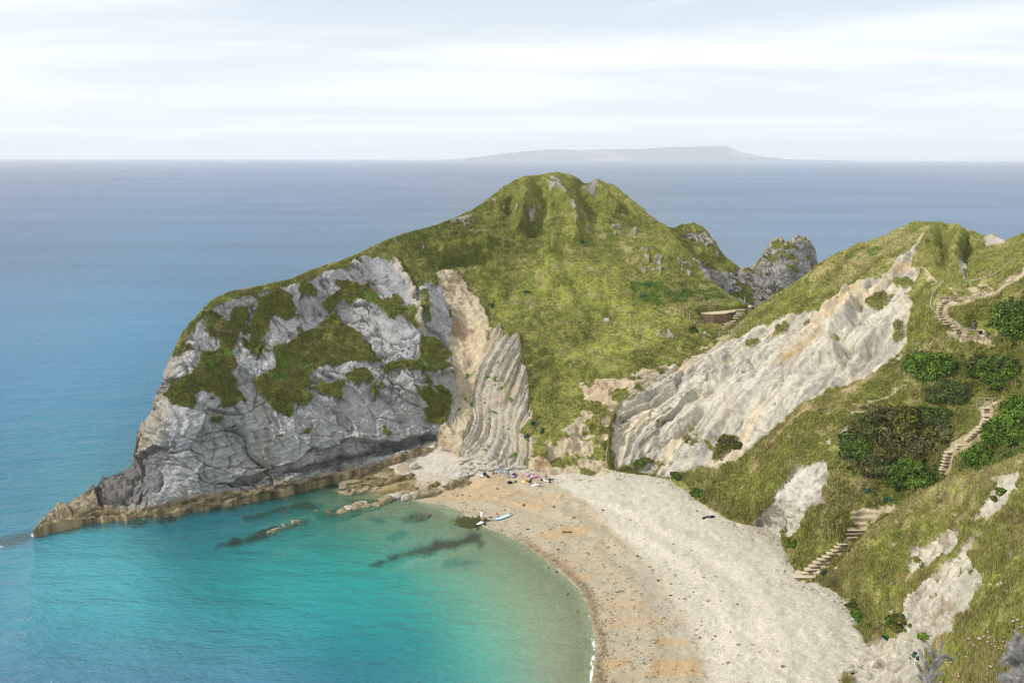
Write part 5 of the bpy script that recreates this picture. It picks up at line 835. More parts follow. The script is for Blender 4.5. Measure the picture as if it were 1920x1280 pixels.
# ------------------------------------------------------------------ built things on the slopes
M_WOOD = plain('weathered_wood', (.33, .28, .20), .85, .15, .3, 9, .3); M_WOODD = plain('brown_boards', (.27, .19, .125), .85, .15, .35, 7, .3); M_POST = plain('pale_post', (.42, .45, .45), .7, .2, .15)
M_TREAD = plain('trodden_tread', (.58, .50, .37), .95, .1, .2, 5, .4); M_RISER = plain('riser_board', (.36, .28, .19), .9, .1, .3, 7); M_SAND = plain('packed_sand', (.55, .455, .31), .95, .1, .1, 2, .2)
M_ROPE = plain('grey_rope', (.42, .40, .34), .9, .1); M_BLUE = plain('blue_paint', (.30, .45, .58), .6, .3); M_SIGN = plain('sign_face', (.62, .63, .62), .6, .3)
class MB:
    def __init__(s): s.v, s.f = [], []
    def box(s, c, x, y, z, ax=None):              # centre, half sizes, axes
        ax = np.eye(3) if ax is None else np.asarray(ax); i = len(s.v); c = np.asarray(c, float)
        for a in (-1, 1):
            for b in (-1, 1):
                for d in (-1, 1): s.v.append(c+a*x*ax[0]+b*y*ax[1]+d*z*ax[2])
        s.f += [tuple(i+k for k in q) for q in ((0, 1, 3, 2), (4, 6, 7, 5), (0, 4, 5, 1), (2, 3, 7, 6), (0, 2, 6, 4), (1, 5, 7, 3))]; return s
    def tube(s, pts, r, n=6):
        pts = [np.asarray(p_, float) for p_ in pts]; i = len(s.v); r = r if hasattr(r, '__len__') else [r]*len(pts)
        for k, p_ in enumerate(pts):
            t_ = pts[min(k+1, len(pts)-1)]-pts[max(k-1, 0)]; t_ /= np.linalg.norm(t_)+1e-9; u = np.cross(t_, [0.13, .9, .31] if abs(t_[2]) > .8 else [0, 0, 1.0]); u /= np.linalg.norm(u)+1e-9; w_ = np.cross(t_, u)
            for q in range(n): s.v.append(p_+r[k]*(u*math.cos(q*2*math.pi/n)+w_*math.sin(q*2*math.pi/n)))
        for k in range(len(pts)-1): s.f += [(i+k*n+q, i+k*n+(q+1) % n, i+k*n+n+(q+1) % n, i+k*n+n+q) for q in range(n)]
        s.f += [tuple(i+q for q in range(n))[::-1], tuple(i+(len(pts)-1)*n+q for q in range(n))]; return s
    def blob(s, c, r, seed=1, sub=2):
        v, f = ICO[sub]; i = len(s.v); v = v*(1+.22*fbm(v+seed, 1, 2, seed))[:, None]*np.asarray(r); s.v += [c+q for q in v]; s.f += [tuple(i+k for k in q) for q in f]; return s
    def build(s, name, mat, parent=None, smooth_=False, o0=None):
        v = np.array(s.v)-(0 if o0 is None else np.asarray(o0)); o = mesh_obj(name, v, s.f, mat, parent, smooth_)
        if o0 is not None and parent is None: o.location = tuple(map(float, o0))
        return o
def flight(name, steps, p, label, dep=.42, rise=.16):
    pts = [(p.at((a+b)/2, y), a, b, y) for a, b, y in steps]; root = empty(name, pts[-1][0], label=label, cat='steps')
    o0 = pts[-1][0]
    for c, a, b, y in pts:
        Z = float((c-np.array([0, 0, H]))@fwd); w_ = (b-a)*Z/F/2; q = at_Z(np.array([(a+b)/2]), np.array([y]), np.array([Z]))[0]
        a__ = rng.normal()*.05+.08; ax = np.array([[math.cos(a__), math.sin(a__), rng.normal()*.02], [-math.sin(a__), math.cos(a__), 0], [0, 0, 1.0]]); w_ *= rng.uniform(.9, 1.08)
        st = MB().box(q+[0, .16, .10], w_, dep*.72, .05, ax).build('step', M_TREAD, root, o0=o0); MB().box(q+[0, .16-dep*.72-.05, .085], w_*1.03, .045, .055, ax).build('riser', M_RISER, st, o0=o0)
def v9(a, b, y): return (1740+a/8, 1740+b/8, 500+y/8)
def v7(a, b, y): return (1480+a/3.8795, 1480+b/3.8795, 660+y/3.8795)
def v12(a, b, y): return (1280+a/12, 1280+b/12, 540+y/12)
flight('stairway', [v9(*q) for q in ((225, 335, 520), (185, 292, 550), (165, 282, 582), (150, 270, 616), (145, 265, 650), (135, 268, 685), (135, 270, 720), (155, 280, 755), (175, 320, 792), (225, 370, 830), (240, 425, 868), (350, 475, 905), (385, 535, 944), (410, 570, 985))], HILL, 'pale steps curving down beside the rope rail to the bench')
flight('stairway', [v7(*q) for q in ((1408, 1480, 414), (1408, 1478, 429), (1408, 1476, 443), (1410, 1475, 457), (1410, 1474, 471), (1410, 1470, 486), (1404, 1470, 500), (1398, 1466, 514), (1392, 1456, 529), (1370, 1438, 552), (1346, 1428, 575), (1325, 1406, 594), (1308, 1390, 612), (1290, 1366, 630), (1278, 1330, 646), (1214, 1268, 684), (1208, 1250, 702), (1132, 1226, 732), (1126, 1206, 760), (1118, 1200, 780), (1112, 1198, 802), (1104, 1200, 825), (1100, 1184, 844), (1094, 1178, 861))], HILL, 'long flight of pale steps beside the green bramble bank')
flight('stairway', [v12(*q) for q in ((1235, 1405, 512), (1200, 1385, 562), (1195, 1345, 603), (1150, 1320, 640), (1130, 1270, 690), (1075, 1200, 755), (1010, 1150, 790), (955, 1100, 820), (950, 1060, 852), (890, 1030, 882), (900, 965, 930))], HILL, 'grassy log steps climbing to the sandy lookout', .3, .12)
low_steps = [(a/3.048+1420, b/3.048+1420, y/3.048+860) for a, b, y in ((545, 690, 325), (540, 680, 345), (525, 660, 368), (520, 640, 388), (510, 630, 410), (505, 600, 430), (510, 575, 452), (490, 560, 470), (460, 545, 490), (440, 525, 508), (420, 500, 527), (395, 480, 545), (370, 465, 562), (345, 440, 580), (320, 420, 598), (300, 400, 616), (270, 370, 636), (250, 340, 658), (215, 320, 680))]
M_K = M_RISER, M_TREAD; M_RISER = plain('log', (.26, .20, .13), .95, .1, .35, 5, .4); flight('log_steps', low_steps[4:], HILL, 'worn muddy log steps dropping to the beach', .5, .14); M_RISER, M_TREAD = M_K
# lookout platform held by a board wall
dk = [V(12, q)[0] for q in ((345, 537), (470, 492), (740, 474), (1100, 436), (1370, 374), (1585, 390), (1470, 455), (1230, 482), (1150, 532), (1090, 532), (960, 572), (690, 585), (440, 577))]
hd = float(at_Z(np.array([1337.5]), np.array([588.75]), np.array([187.3]))[0, 2]); D = np.array([at_h(x, y, hd) for x, y in dk]); c0 = D.mean(0)
root = empty('lookout_platform', c0, label='sandy lookout platform held up by a brown board wall', cat='lookout')
n = len(D); v = [q-c0 for q in D]+[q-c0-[0, 0, .25] for q in D]; mesh_obj('deck', v, [tuple(range(n))]+[(i, n+i, n+(i+1) % n, (i+1) % n) for i in range(n)]+[tuple(range(n, 2*n))[::-1]], M_SAND, root, False)
wl = [D[0], D[12], D[11], D[10], D[9]]; mb = MB()
for a, b in zip(wl[:-1], wl[1:]):
    L = np.linalg.norm(b-a); t_ = (b-a)/L; nn = np.cross(t_, [0, 0, 1.0])
    for r_ in range(9): mb.box((a+b)/2+nn*(.04+.012*(r_ % 2))-[0, 0, .17+.25*r_], L/2, .05, .118, np.array([t_, nn, [0, 0, 1.0]]))
mb.build('retaining_wall', M_WOODD, root, o0=c0); mb = MB()
for q in wl[1:-1]: mb.box(q+[.0, -.12, -1.1], .09, .09, 1.12)
mb2 = None; mb.build('corner_posts', M_WOODD, root, o0=c0)
def post(x, yt, yb, p, mat, label, group, r=.06, name='fence_post', extra=None):
    c = p.at(x, yb) if not isinstance(p, float) else at_Z(np.array([x]), np.array([yb]), np.array([p]))[0]; Z = float((c-np.array([0, 0, H]))@fwd); h = max(.6, (yb-yt)*Z/F*1.03)
    mb = MB(); mb.tube([(0, 0, -.25), (0, 0, h*.5), (.01, 0, h-.03), (.01, 0, h)], [r, r, r*.95, r*.7], 8); o = mb.build(name, mat); o.location = tuple(c); tag(o, label, 'post', group); return c+[0, 0, h]
tops = {}
for k, (x, a, b) in enumerate(((10, 480, 600), (140, 555, 690), (272, 705, 820), (385, 870, 1010), (410, 335, 470), (783, 285, 400), (1122, 240, 365), (1392, 185, 350))):
    q0, q1 = V(12, (x, a))[0], V(12, (x, b))[0]; tops[k] = post(q0[0], q0[1], q1[1], HEAD, M_POST, 'pale grey fence post on the grass around the lookout', 'pale posts around the lookout')
for k, (x, a, b) in enumerate(((475, 970, 1110), (805, 935, 1050), (1025, 925, 1030), (1240, 910, 1000), (1462, 825, 900), (1693, 715, 830))):
    q0, q1 = V(12, (x, a))[0], V(12, (x, b))[0]; tops[10+k] = post(q0[0], q0[1], q1[1], HILL if k else HEAD, M_POST, 'pale grey fence post along the grassy crest above the white slide', 'pale posts above the slide')
rp = [HEAD.at(*V(12, (385, 1012))[0])+[0, 0, .25], HEAD.at(*V(12, (475, 1035))[0])+[0, 0, .45], HEAD.at(*V(12, (640, 1100))[0])+[0, 0, .3]]
tag(MB().tube(rp, .07).build('handrail', M_POST), 'pale sloping rail below the lookout ending at the signed post', 'handrail')
q = tops[10]; tag(MB().box([0, 0, 0], .16, .02, .18).build('notice', plain('white_notice', (.7, .7, .68), .6)), 'small white notice fixed to a pale post below the lookout', 'notice'); bpy.data.objects['notice'].location = tuple(q+[.13, -.09, -.1])
tag(MB().tube([tops[6]-[0, 0, .3], tops[6]+[1.5, .4, -.55], tops[6]+[2.9, .9, -.8]], .06).build('handrail', M_WOOD), 'short wooden rail sloping from a pale post at the lookout', 'handrail')
c = HEAD.at(1137.5, 607.5); root = empty('sign', c, label='small grey sign board standing alone on the grass slope', cat='sign')
for dx in (-.35, .35): MB().box([dx, 0, .55], .05, .05, .75).build('post', M_WOOD, root)
MB().box([0, -.07, 1.05], .55, .025, .36).build('board', M_SIGN, root)
# rope rail in a long curve, and the railings by the steps
rp = [HILL.at(*q)+[0, 0, .75] for q in V(9, (240, 262), (180, 330), (105, 410), (60, 480), (38, 545), (20, 650), (45, 695), (100, 760), (150, 810), (190, 850), (225, 920), (265, 990))]
root = empty('rope_rail', rp[6], label='thin pale rope rail curving around the upper steps', cat='rope rail'); MB().tube(rp, .055).build('rope', M_ROPE, root, o0=rp[6])
for k in range(0, 12, 2): MB().tube([rp[k]-[0, 0, 1.0], rp[k]+[0, 0, .05]], .05).build('post', M_WOOD, root, o0=rp[6])
def railing(n_, pts, rail, p, label, bd=None):
    P_ = [(p.at(*V(n_, (x, b))[0]), V(n_, (x, a))[0], V(n_, (x, b))[0]) for x, a, b in pts]; o0 = P_[0][0]; root = empty('railing', o0, label=label, cat='railing'); tp = []
    for k, (c, a, b) in enumerate(P_):
        Z = float((c-np.array([0, 0, H]))@fwd); h = max(.8, (b[1]-a[1])*Z/F); tp.append(c+[0, 0, h]); MB().tube([c-[0, 0, .2], c+[0, 0, h*.6], c+[0, 0, h]], .065, 6).build('post', M_BLUE if bd == k else M_WOOD, root, o0=o0)
    for f_, nm in rail: MB().tube([t_-[0, 0, f_] for t_ in tp], .05).build('rail', M_WOOD, root, o0=o0)
railing(9, ((180, 465, 525), (325, 455, 528), (483, 462, 522), (645, 435, 498), (785, 370, 432), (905, 338, 390), (1060, 272, 322), (1240, 185, 230)), ((.06, 'rail'), (.5, 'rail')), HILL, 'long wooden railing with one blue post climbing along the upper path', 1)
railing(9, ((270, 995, 1050), (355, 1015, 1085), (440, 1030, 1090), (520, 1040, 1108), (620, 1060, 1122), (718, 1010, 1115), (828, 1075, 1135)), ((.05, 'rail'), (.45, 'rail')), HILL, 'low wooden railing in front of the bench path')
railing(7, ((1362, 326, 400), (1416, 330, 404), (1470, 326, 396)), ((.05, 'rail'), (.5, 'rail')), HILL, 'wooden barrier of two rails at the top of the lower steps')
bd = [HILL.at(*q) for q in V(9, (180, 510), (320, 492), (540, 478))]; o0 = bd[1]; mb = MB()
for a, b in zip(bd[:-1], bd[1:]): t_ = (b-a)/np.linalg.norm(b-a); mb.box((a+b)/2+[0, .5, .25], np.linalg.norm(b-a)/2, .05, .35, np.array([t_, np.cross([0, 0, 1.0], t_), [0, 0, 1.0]]))
tag(mb.build('board_edging', M_WOODD, o0=o0), 'brown board edging behind the railing at the top of the steps', 'edging')
tl = [HILL.at(*q)+[0, 0, .45] for q in V(9, (540, 250), (700, 238), (860, 188), (1000, 130), (1080, 80), (1180, -10), (1300, -80))]
tag(MB().tube(tl, .05).build('fence_wire', M_ROPE, o0=tl[2]), 'single pale fence wire crossing the upper right hillside', 'fence')
# bench
bc_ = at_Z(np.array([V(9, (820, 1062))[0][0]]), np.array([V(9, (820, 1062))[0][1]]), np.array([122.0]))[0]; g_ = HILL.at(*V(9, (820, 1062))[0]); bc_ = g_ if abs(g_[2]-bc_[2]) < 6 else bc_
bc_ = bc_+[0, .15, .12]; root = empty('bench', bc_, R(6), label='weathered wooden bench by the path with a seated person', cat='bench')
for k in range(3): MB().box([0, -.12+.13*k, .45], .85, .055, .02).build('seat_slat', M_WOOD, root)
for k in range(3): MB().box([0, .24+.02*k, .60+.13*k], .85, .018, .05).build('back_slat', M_WOOD, root)
for sx_ in (-.78, .78):
    MB().box([sx_, -.15, .2], .045, .045, .25).build('leg', M_WOOD, root); MB().box([sx_, .27, .42], .045, .045, .5).build('leg', M_WOOD, root); MB().box([sx_, .05, .68], .045, .26, .025).build('armrest', M_WOOD, root)
# ------------------------------------------------------------------ people
SKIN = plain('skin', (.50, .31, .22), .6, .3, .06); HAIR = plain('dark_hair', (.022, .016, .012), .6, .3)
def person(P, rz, pose, cl, label, hgt=1.68, hair=1, group=None, loose=None):
    s = hgt/1.68; J = {}
    def put(**k): J.update(k)
    put(pelvis=(0, 0, .92), spine=(0, 0, 1.10), chest=(0, 0, 1.27), neck=(0, 0, 1.43), head=(0, .015, 1.53), crown=(0, .02, 1.63))
    for sd, e in (('l', -1), ('r', 1)):
        put(**{'sh'+sd: (e*.17, 0, 1.37), 'el'+sd: (e*.23, -.02, 1.10), 'wr'+sd: (e*.25, .07, .86), 'ha'+sd: (e*.25, .10, .78), 'hi'+sd: (e*.09, 0, .88), 'kn'+sd: (e*.11, .02, .49), 'an'+sd: (e*.12, -.03, .09), 'to'+sd: (e*.14, .14, .04)})
    if pose == 'phone':
        for sd, e in (('l', -1), ('r', 1)): put(**{'el'+sd: (e*.25, -.03, 1.13), 'wr'+sd: (e*.10, .24, 1.12), 'ha'+sd: (e*.04, .30, 1.15)})
    if pose == 'stride': put(knl=(-.10, .16, .52), anl=(-.10, .10, .10), tol=(-.10, .28, .05), wrl=(-.18, .22, .95), hal=(-.15, .28, .90), ell=(-.24, .05, 1.10))
    if pose in ('bench', 'ground', 'crouch'):
        dz = {'bench': -.42, 'ground': -.80, 'crouch': -.50}[pose]
        for k in list(J): J[k] = (J[k][0], J[k][1]+(0 if pose == 'bench' else -.05), J[k][2]+dz)
        for sd, e in (('l', -1), ('r', 1)):
            if pose == 'bench': put(**{'kn'+sd: (e*.14, .44, .50), 'an'+sd: (e*.14, .40, .09), 'to'+sd: (e*.15, .58, .04), 'wr'+sd: (e*.16, .32, .60), 'ha'+sd: (e*.12, .38, .58), 'el'+sd: (e*.24, .06, .68)})
            if pose == 'ground': put(**{'kn'+sd: (e*.14, .36, .44), 'an'+sd: (e*.13, .62, .07), 'to'+sd: (e*.14, .80, .05), 'wr'+sd: (e*.12, .38, .42), 'ha'+sd: (e*.08, .44, .36), 'el'+sd: (e*.24, .12, .34)})
            if pose == 'crouch': put(**{'kn'+sd: (e*.18, .34, .40), 'an'+sd: (e*.14, -.04, .09), 'to'+sd: (e*.15, .12, .04), 'wr'+sd: (e*.14, .50, .36), 'ha'+sd: (e*.12, .56, .28), 'el'+sd: (e*.26, .28, .48)})
        lean = {'bench': .10, 'ground': .04, 'crouch': .34}[pose]
        for k, f_ in (('spine', .4), ('chest', .75), ('neck', 1), ('head', 1.2), ('crown', 1.3), ('shl', .9), ('shr', .9)): J[k] = (J[k][0], J[k][1]+lean*f_, J[k][2]-lean*.25*f_)
    if pose == 'lie':
        for k, (x, y, z) in list(J.items()): J[k] = (x, z-.9, .13-y*.6)
        put(knl=(-.11, -.42, .34), elr=(.32, .30, .10), wrr=(.22, .52, .12), har=(.15, .58, .14))
    rad = dict(pelvis=.135, spine=.125, chest=.145, neck=.058, head=.095, crown=.07)
    for sd in 'lr': rad.update({'sh'+sd: .062, 'el'+sd: .043, 'wr'+sd: .030, 'ha'+sd: .028, 'hi'+sd: .092, 'kn'+sd: .062, 'an'+sd: .042, 'to'+sd: .034})
    E = [('pelvis', 'spine', 't'), ('spine', 'chest', 't'), ('chest', 'neck', 't'), ('neck', 'head', 's'), ('head', 'crown', 's')]
    for sd in 'lr':
        E += [('chest', 'sh'+sd, 't'), ('sh'+sd, 'el'+sd, 'a'), ('el'+sd, 'wr'+sd, 's'), ('wr'+sd, 'ha'+sd, 's'), ('pelvis', 'hi'+sd, 'p'), ('hi'+sd, 'kn'+sd, 'p'), ('kn'+sd, 'an'+sd, 'q'), ('an'+sd, 'to'+sd, 'f')]
        h_, w0 = np.array(J['ha'+sd]), np.array(J['wr'+sd]); d_ = (h_-w0)/np.linalg.norm(h_-w0); sdv = np.cross(d_, [0, .8, .6]); sdv /= np.linalg.norm(sdv)+1e-9
        for i in range(5):
            o_ = (i-2)*.020; ln = (.055, .078, .085, .080, .062)[i]; base = h_+sdv*o_ if i else w0+(h_-w0)*.4+sdv*-.045
            J['f%s%da' % (sd, i)] = tuple(base+d_*.02); J['f%s%db' % (sd, i)] = tuple(base+d_*ln+np.array([0, .012, -.012])); rad['f%s%da' % (sd, i)] = .011; rad['f%s%db' % (sd, i)] = .008
            E += [('ha'+sd if i else 'wr'+sd, 'f%s%da' % (sd, i), 's'), ('f%s%da' % (sd, i), 'f%s%db' % (sd, i), 's')]
    hd_ = np.array(J['head']); J['nose'] = tuple(hd_+(np.array([0, .115, .0]) if pose != 'lie' else np.array([0, 0, .115]))); rad['nose'] = .014; E.append(('head', 'nose', 's'))
    ks = list(J); ix = {k: i for i, k in enumerate(ks)}; me = bpy.data.meshes.new('person'); me.from_pydata([tuple(np.array(J[k])*s) for k in ks], [(ix[a], ix[b]) for a, b, _ in E], []); me.update()
    tmp = bpy.data.objects.new('person_rig', me); C.objects.link(tmp); md = tmp.modifiers.new('skin', 'SKIN'); md.use_smooth_shade = True
    for k, sv in zip(ks, me.skin_vertices[0].data): sv.radius = (rad[k]*s, rad[k]*s*(.72 if k in ('chest', 'spine', 'pelvis') else 1)); sv.use_root = k == 'pelvis'
    sb = tmp.modifiers.new('sub', 'SUBSURF'); sb.levels = 1; sb.render_levels = 1
    dg = bpy.context.evaluated_depsgraph_get(); me2 = bpy.data.meshes.new_from_object(tmp.evaluated_get(dg)); bpy.data.objects.remove(tmp, do_unlink=True); me2.name = 'person'
    fc = np.array([q.center[:] for q in me2.polygons]); best = np.full(len(fc), 9.0); lab = np.zeros(len(fc), int); code = {'t': 1, 'a': 2, 's': 0, 'p': 3, 'q': 4, 'f': 5}
    for a, b, c_ in E:
        A_, B_ = np.array(J[a])*s, np.array(J[b])*s; v_ = B_-A_; t_ = np.clip(((fc-A_)@v_)/(v_@v_+1e-9), 0, 1); d_ = np.linalg.norm(fc-A_-t_[:, None]*v_, axis=1)/(.4+rad[a]+rad[b]); m_ = d_ < best; best[m_] = d_[m_]; lab[m_] = code[c_]
    me2.materials.clear()
    for m_ in (SKIN, cl.get('t', SKIN), cl.get('a', cl.get('t', SKIN)), cl.get('p', SKIN), cl.get('q', SKIN), cl.get('f', SKIN)): me2.materials.append(m_)
    me2.polygons.foreach_set('material_index', lab.astype(np.int32)); me2.polygons.foreach_set('use_smooth', np.ones(len(lab), bool))
    o = bpy.data.objects.new('person', me2); C.objects.link(o); o.location = tuple(map(float, P)); o.rotation_euler = (0, 0, rz); tag(o, label, 'person', group)
    if loose:
        v, n_ = [], 16
        for z, r1, r2 in ((1.40, .10, .08), (1.36, .20, .12), (1.2, .225, .155), (1.0, .235, .165), (.82, .25, .18), (.66, .265, .19)):
            for q in range(n_): fl_ = 1+.07*math.sin(q*2.6+z*9); v.append((r1*fl_*math.cos(q*2*math.pi/n_)*s, r2*fl_*math.sin(q*2*math.pi/n_)*s, z*s))
        mesh_obj('shirt', v, [(i*n_+q, i*n_+(q+1) % n_, (i+1)*n_+(q+1) % n_, (i+1)*n_+q) for i in range(5) for q in range(n_)], loose, o)
    hv, hf_ = ICO[3]; keep = (hv[:, 1] < .35) | (hv[:, 2] > .45); hp = (np.array(J['head'])*.5+np.array(J['crown'])*.5)*s; L = {1: .30, 0: .06}[hair]
    hq = hv.copy(); hq[:, 2] = np.where(hq[:, 2] < 0, hq[:, 2]*(1+L*6*(hv[:, 1] < .1)), hq[:, 2])
    if pose == 'lie': hq = hq[:, [0, 2, 1]]*np.array([1, 1, -1])
    fcs = [tuple(f) for f in hf_ if all(keep[f])]; mesh_obj('hair', hp+hq*np.array([.102, .112, .105])*s+np.array([0, -.012, .0]), fcs, HAIR, o); return o
def cloth(n, c): return plain(n, c, .85, .1, .08)
WHITE = cloth('white_cloth', (.78, .76, .78)); BLACK = cloth('black_cloth', (.018, .018, .02)); NAVY = cloth('navy_cloth', (.02, .03, .09)); PINK = cloth('pink_cloth', (.75, .16, .34)); LBLUE = cloth('light_blue_cloth', (.36, .50, .72)); JEAN = cloth('blue_denim', (.10, .16, .26)); GREYC = cloth('grey_cloth', (.16, .17, .19)); MAG = cloth('magenta_cloth', (.40, .07, .19)); PURP = cloth('lilac_cloth', (.50, .32, .58)); YELC = cloth('yellow_cloth', (.72, .68, .16)); REDC = cloth('coral_cloth', (.75, .20, .16)); GREEC = cloth('green_cloth', (.16, .30, .10))
b13 = lambda x, y: beach_at(*V(13, (x, y))[0])
# paddle boards
def board(a, b, label, top, rim, pad, padr, w_=.80):
    A0, B0 = b13(*a), b13(*b); A0[2] = max(A0[2], 0); d = B0-A0; L = np.linalg.norm(d); c = (A0+B0)/2; rz = math.atan2(d[1], d[0]); pit = math.asin(d[2]/L)
    root = empty('paddle_board', c+[0, 0, .06], label=label, cat='paddle board'); root.rotation_euler = (0, -pit, rz)
    q = np.linspace(-1, 1, 27); wd = w_/2*np.sqrt(np.clip(1-np.abs(q)**2.6, 0, 1))*np.where(q < 0, 1, 1-.12*q)+.015; rk = .14*np.clip(-q-.45, 0, 1)**2*4*.5
    def loft(name, xs_, ws, z0, z1, mat):
        pr = [(-1, .35), (-.93, .8), (-.6, 1), (0, 1.03), (.6, 1), (.93, .8), (1, .35), (.8, 0), (0, -.06), (-.8, 0)]; v = [(x*L/2, y*ws[i], rk_+z0+(z1-z0)*z) for i, (x, rk_) in enumerate(zip(xs_, np.interp(xs_, q, rk))) for y, z in pr]; m_ = len(pr)
        f = [(i*m_+k, i*m_+(k+1) % m_, (i+1)*m_+(k+1) % m_, (i+1)*m_+k) for i in range(len(xs_)-1) for k in range(m_)]+[tuple(range(m_))[::-1], tuple(range((len(xs_)-1)*m_, len(xs_)*m_))]; return mesh_obj(name, v, f, mat, root)
    loft('hull', q, wd, 0, .10, rim); loft('deck', q, wd*.88, .08, .125, top); x2 = np.linspace(padr[0], padr[1], 12); loft('deck_pad', x2, np.interp(x2, q, wd)*.80, .115, .14, pad)
    MB().box([L*.40, 0, .20], .10, .06, .06).build('leash_plug', BLACK, root); MB().tube([(L*.40, 0, -.01), (L*.44, 0, -.12), (L*.46, 0, -.2)], [.05, .03, .01]).build('fin', BLACK, root)
board((297, 1150), (495, 1030), 'white nosed paddle board with a dark tail under the standing person', WHITE, cloth('dark_rim', (.08, .08, .085)), cloth('dark_pad', (.05, .04, .025)), (.1, .86))
board((595, 1052), (912, 938), 'pale blue paddle board lying on the sand beside a child', cloth('pale_blue_deck', (.42, .62, .74)), cloth('blue_rim', (.30, .48, .62)), cloth('pale_pad', (.55, .68, .76)), (-.3, .75), .85)
person(b13(392, 1062)+[0, 0, .18], R(150), 'stand', dict(t=WHITE, p=WHITE), 'dark haired person in a long white shirt standing on the white nosed board', 1.88, loose=WHITE)
person(b13(662, 985), R(200), 'ground', dict(t=PINK, p=WHITE), 'dark haired child in a pink top sitting beside the pale blue board', 1.5)
person(b13(832, 290), R(170), 'ground', dict(t=GREYC, a=LBLUE, p=GREYC), 'dark haired person sitting among the bags below the rocks', 1.85)
person(b13(1192, 430), R(-70), 'crouch', dict(t=BLACK, a=BLACK, p=BLACK), 'person in black crouching at the corner of the white blanket', 1.9)
person(b13(1378, 470), R(95), 'ground', dict(t=LBLUE, p=PINK), 'child in pale blue sitting at the seaward end of the white blanket', 1.4, 0)
person(b13(1472, 335), R(200), 'ground', dict(t=GREYC, a=SKIN), 'bare legged person sitting on the white mat apart from the others', 1.85)
def towel(n_, pts, mat, label, name='towel', cat='towel', up=.05):
    A_ = [beach_at(*q) for q in V(n_, *pts)]; m_ = 12; v = []
    for i in range(m_):
        for j in range(m_):
            u, w_ = i/(m_-1), j/(m_-1); v.append((A_[0]*(1-u)+A_[1]*u)*(1-w_)+(A_[3]*(1-u)+A_[2]*u)*w_)
    v = np.array(v); v[:, 2] += up+.05*fbm(v, .7, 3, 5); o0 = v.mean(0); n = m_*m_; f = grid_faces(m_, m_); v2 = np.r_[v, v-[0, 0, .02]]
    tag(mesh_obj(name, v2-o0, np.r_[f, f[:, ::-1]+n], mat), label, cat).location = tuple(o0)
towel(13, ((1215, 440), (1300, 385), (1375, 425), (1280, 470)), WHITE, 'large white blanket between the crouching person and the child', 'blanket', 'blanket')
towel(13, ((1215, 330), (1260, 265), (1368, 295), (1280, 332)), MAG, 'magenta blanket spread on the sand below the earth bank', 'blanket', 'blanket')
towel(13, ((1400, 350), (1440, 330), (1640, 355), (1540, 402)), WHITE, 'white mat under the bare legged person', 'mat', 'mat')
towel(13, ((880, 262), (930, 235), (1000, 250), (975, 275)), BLACK, 'black mat lying by the bags under the rocks', 'mat', 'mat')
towel(13, ((1050, 385), (1080, 360), (1140, 372), (1110, 395)), YELC, 'yellow towel left of the person in black')
towel(5, ((686, 1000), (694, 994), (733, 990), (728, 1000)), NAVY, 'navy towel on the open shingle', up=.04)
towel(8, ((512, 1222), (535, 1214), (556, 1220), (540, 1228)), BLACK, 'black towel lying on the shingle near the white crag')
towel(8, ((510, 1244), (535, 1231), (557, 1240), (535, 1250)), NAVY, 'dark blue towel just below the black towel on the shingle')
def bag(P, d, rz, mat, label, seed=1, name='bag', cat='bag'):
    root = empty(name, P, rz, label=label, cat=cat); v, f = ICO[3]; v = np.sign(v)*np.abs(v)**.62*np.array(d)/2*(1+.12*fbm(v*1.3+seed, 1, 3, seed))[:, None]; mesh_obj('body', v+[0, 0, d[2]*.47], f, mat, root)
    MB().tube([(-d[0]*.22, 0, d[2]*.85), (-d[0]*.15, 0, d[2]*1.15), (d[0]*.15, 0, d[2]*1.15), (d[0]*.22, 0, d[2]*.85)], .02).build('strap', BLACK, root)
for k, (x, y, d, m_, lb) in enumerate(((855, 412, (.85, .5, .38), BLACK, 'black holdall on the sand, nearest the water'), (960, 385, (.6, .45, .3), GREYC, 'grey slouched bag beside the black holdall'), (430, 272, (.7, .5, .5), NAVY, 'navy rucksack at the left end of the belongings'), (488, 300, (.8, .45, .32), BLACK, 'dark flat bag in front of the navy rucksack'), (385, 300, (.6, .45, .4), WHITE, 'white bag propped against the pale stones'), (625, 250, (.5, .4, .35), PINK, 'small pink bag between the green bag and the blue one'), (690, 232, (.6, .45, .6), LBLUE, 'blue rucksack standing under the rocks'), (572, 250, (.5, .45, .5), GREEC, 'round green bag under the rocks'),
    (795, 250, (.35, .3, .7), LBLUE, 'tall blue bag close behind the seated person'), (905, 300, (.75, .5, .3), LBLUE, 'pale blue cool bag right of the seated person'), (955, 300, (.35, .3, .3), MAG, 'small magenta pouch beside the pale blue cool bag'), (990, 268, (.5, .35, .25), REDC, 'coral bag on the end of the black mat'), (1180, 285, (.95, .7, .42), PURP, 'lilac heap of beach things on the magenta blanket edge'), (1235, 300, (.5, .4, .25), WHITE, 'white pouch on the magenta blanket'), (1300, 305, (.3, .3, .16), WHITE, 'tiny white pouch in the middle of the magenta blanket'), (1150, 380, (.4, .35, .3), REDC, 'coral bag touching the person in black'), (1420, 352, (.5, .35, .2), BLACK, 'black bag at the left end of the white mat'), (1545, 352, (.5, .4, .22), NAVY, 'dark bag in the middle of the white mat'), (1610, 360, (.5, .35, .2), BLACK, 'black bag at the right end of the white mat'), (1560, 385, (.45, .35, .2), NAVY, 'navy bag on the near edge of the white mat'))):
    bag(b13(x, y)+[0, 0, .03], d, k*.7, m_, lb, k)
bag(beach_at(*V(5, (668, 1008))[0]), (.55, .4, .25), .4, BLACK, 'black bag near the feet of the navy towel', 33)
person(beach_at(*V(5, (700, 1001))[0])+[0, 0, .06], R(100), 'lie', dict(t=NAVY, p=NAVY, q=NAVY), 'person in navy lying on the open shingle', 1.66, 0)
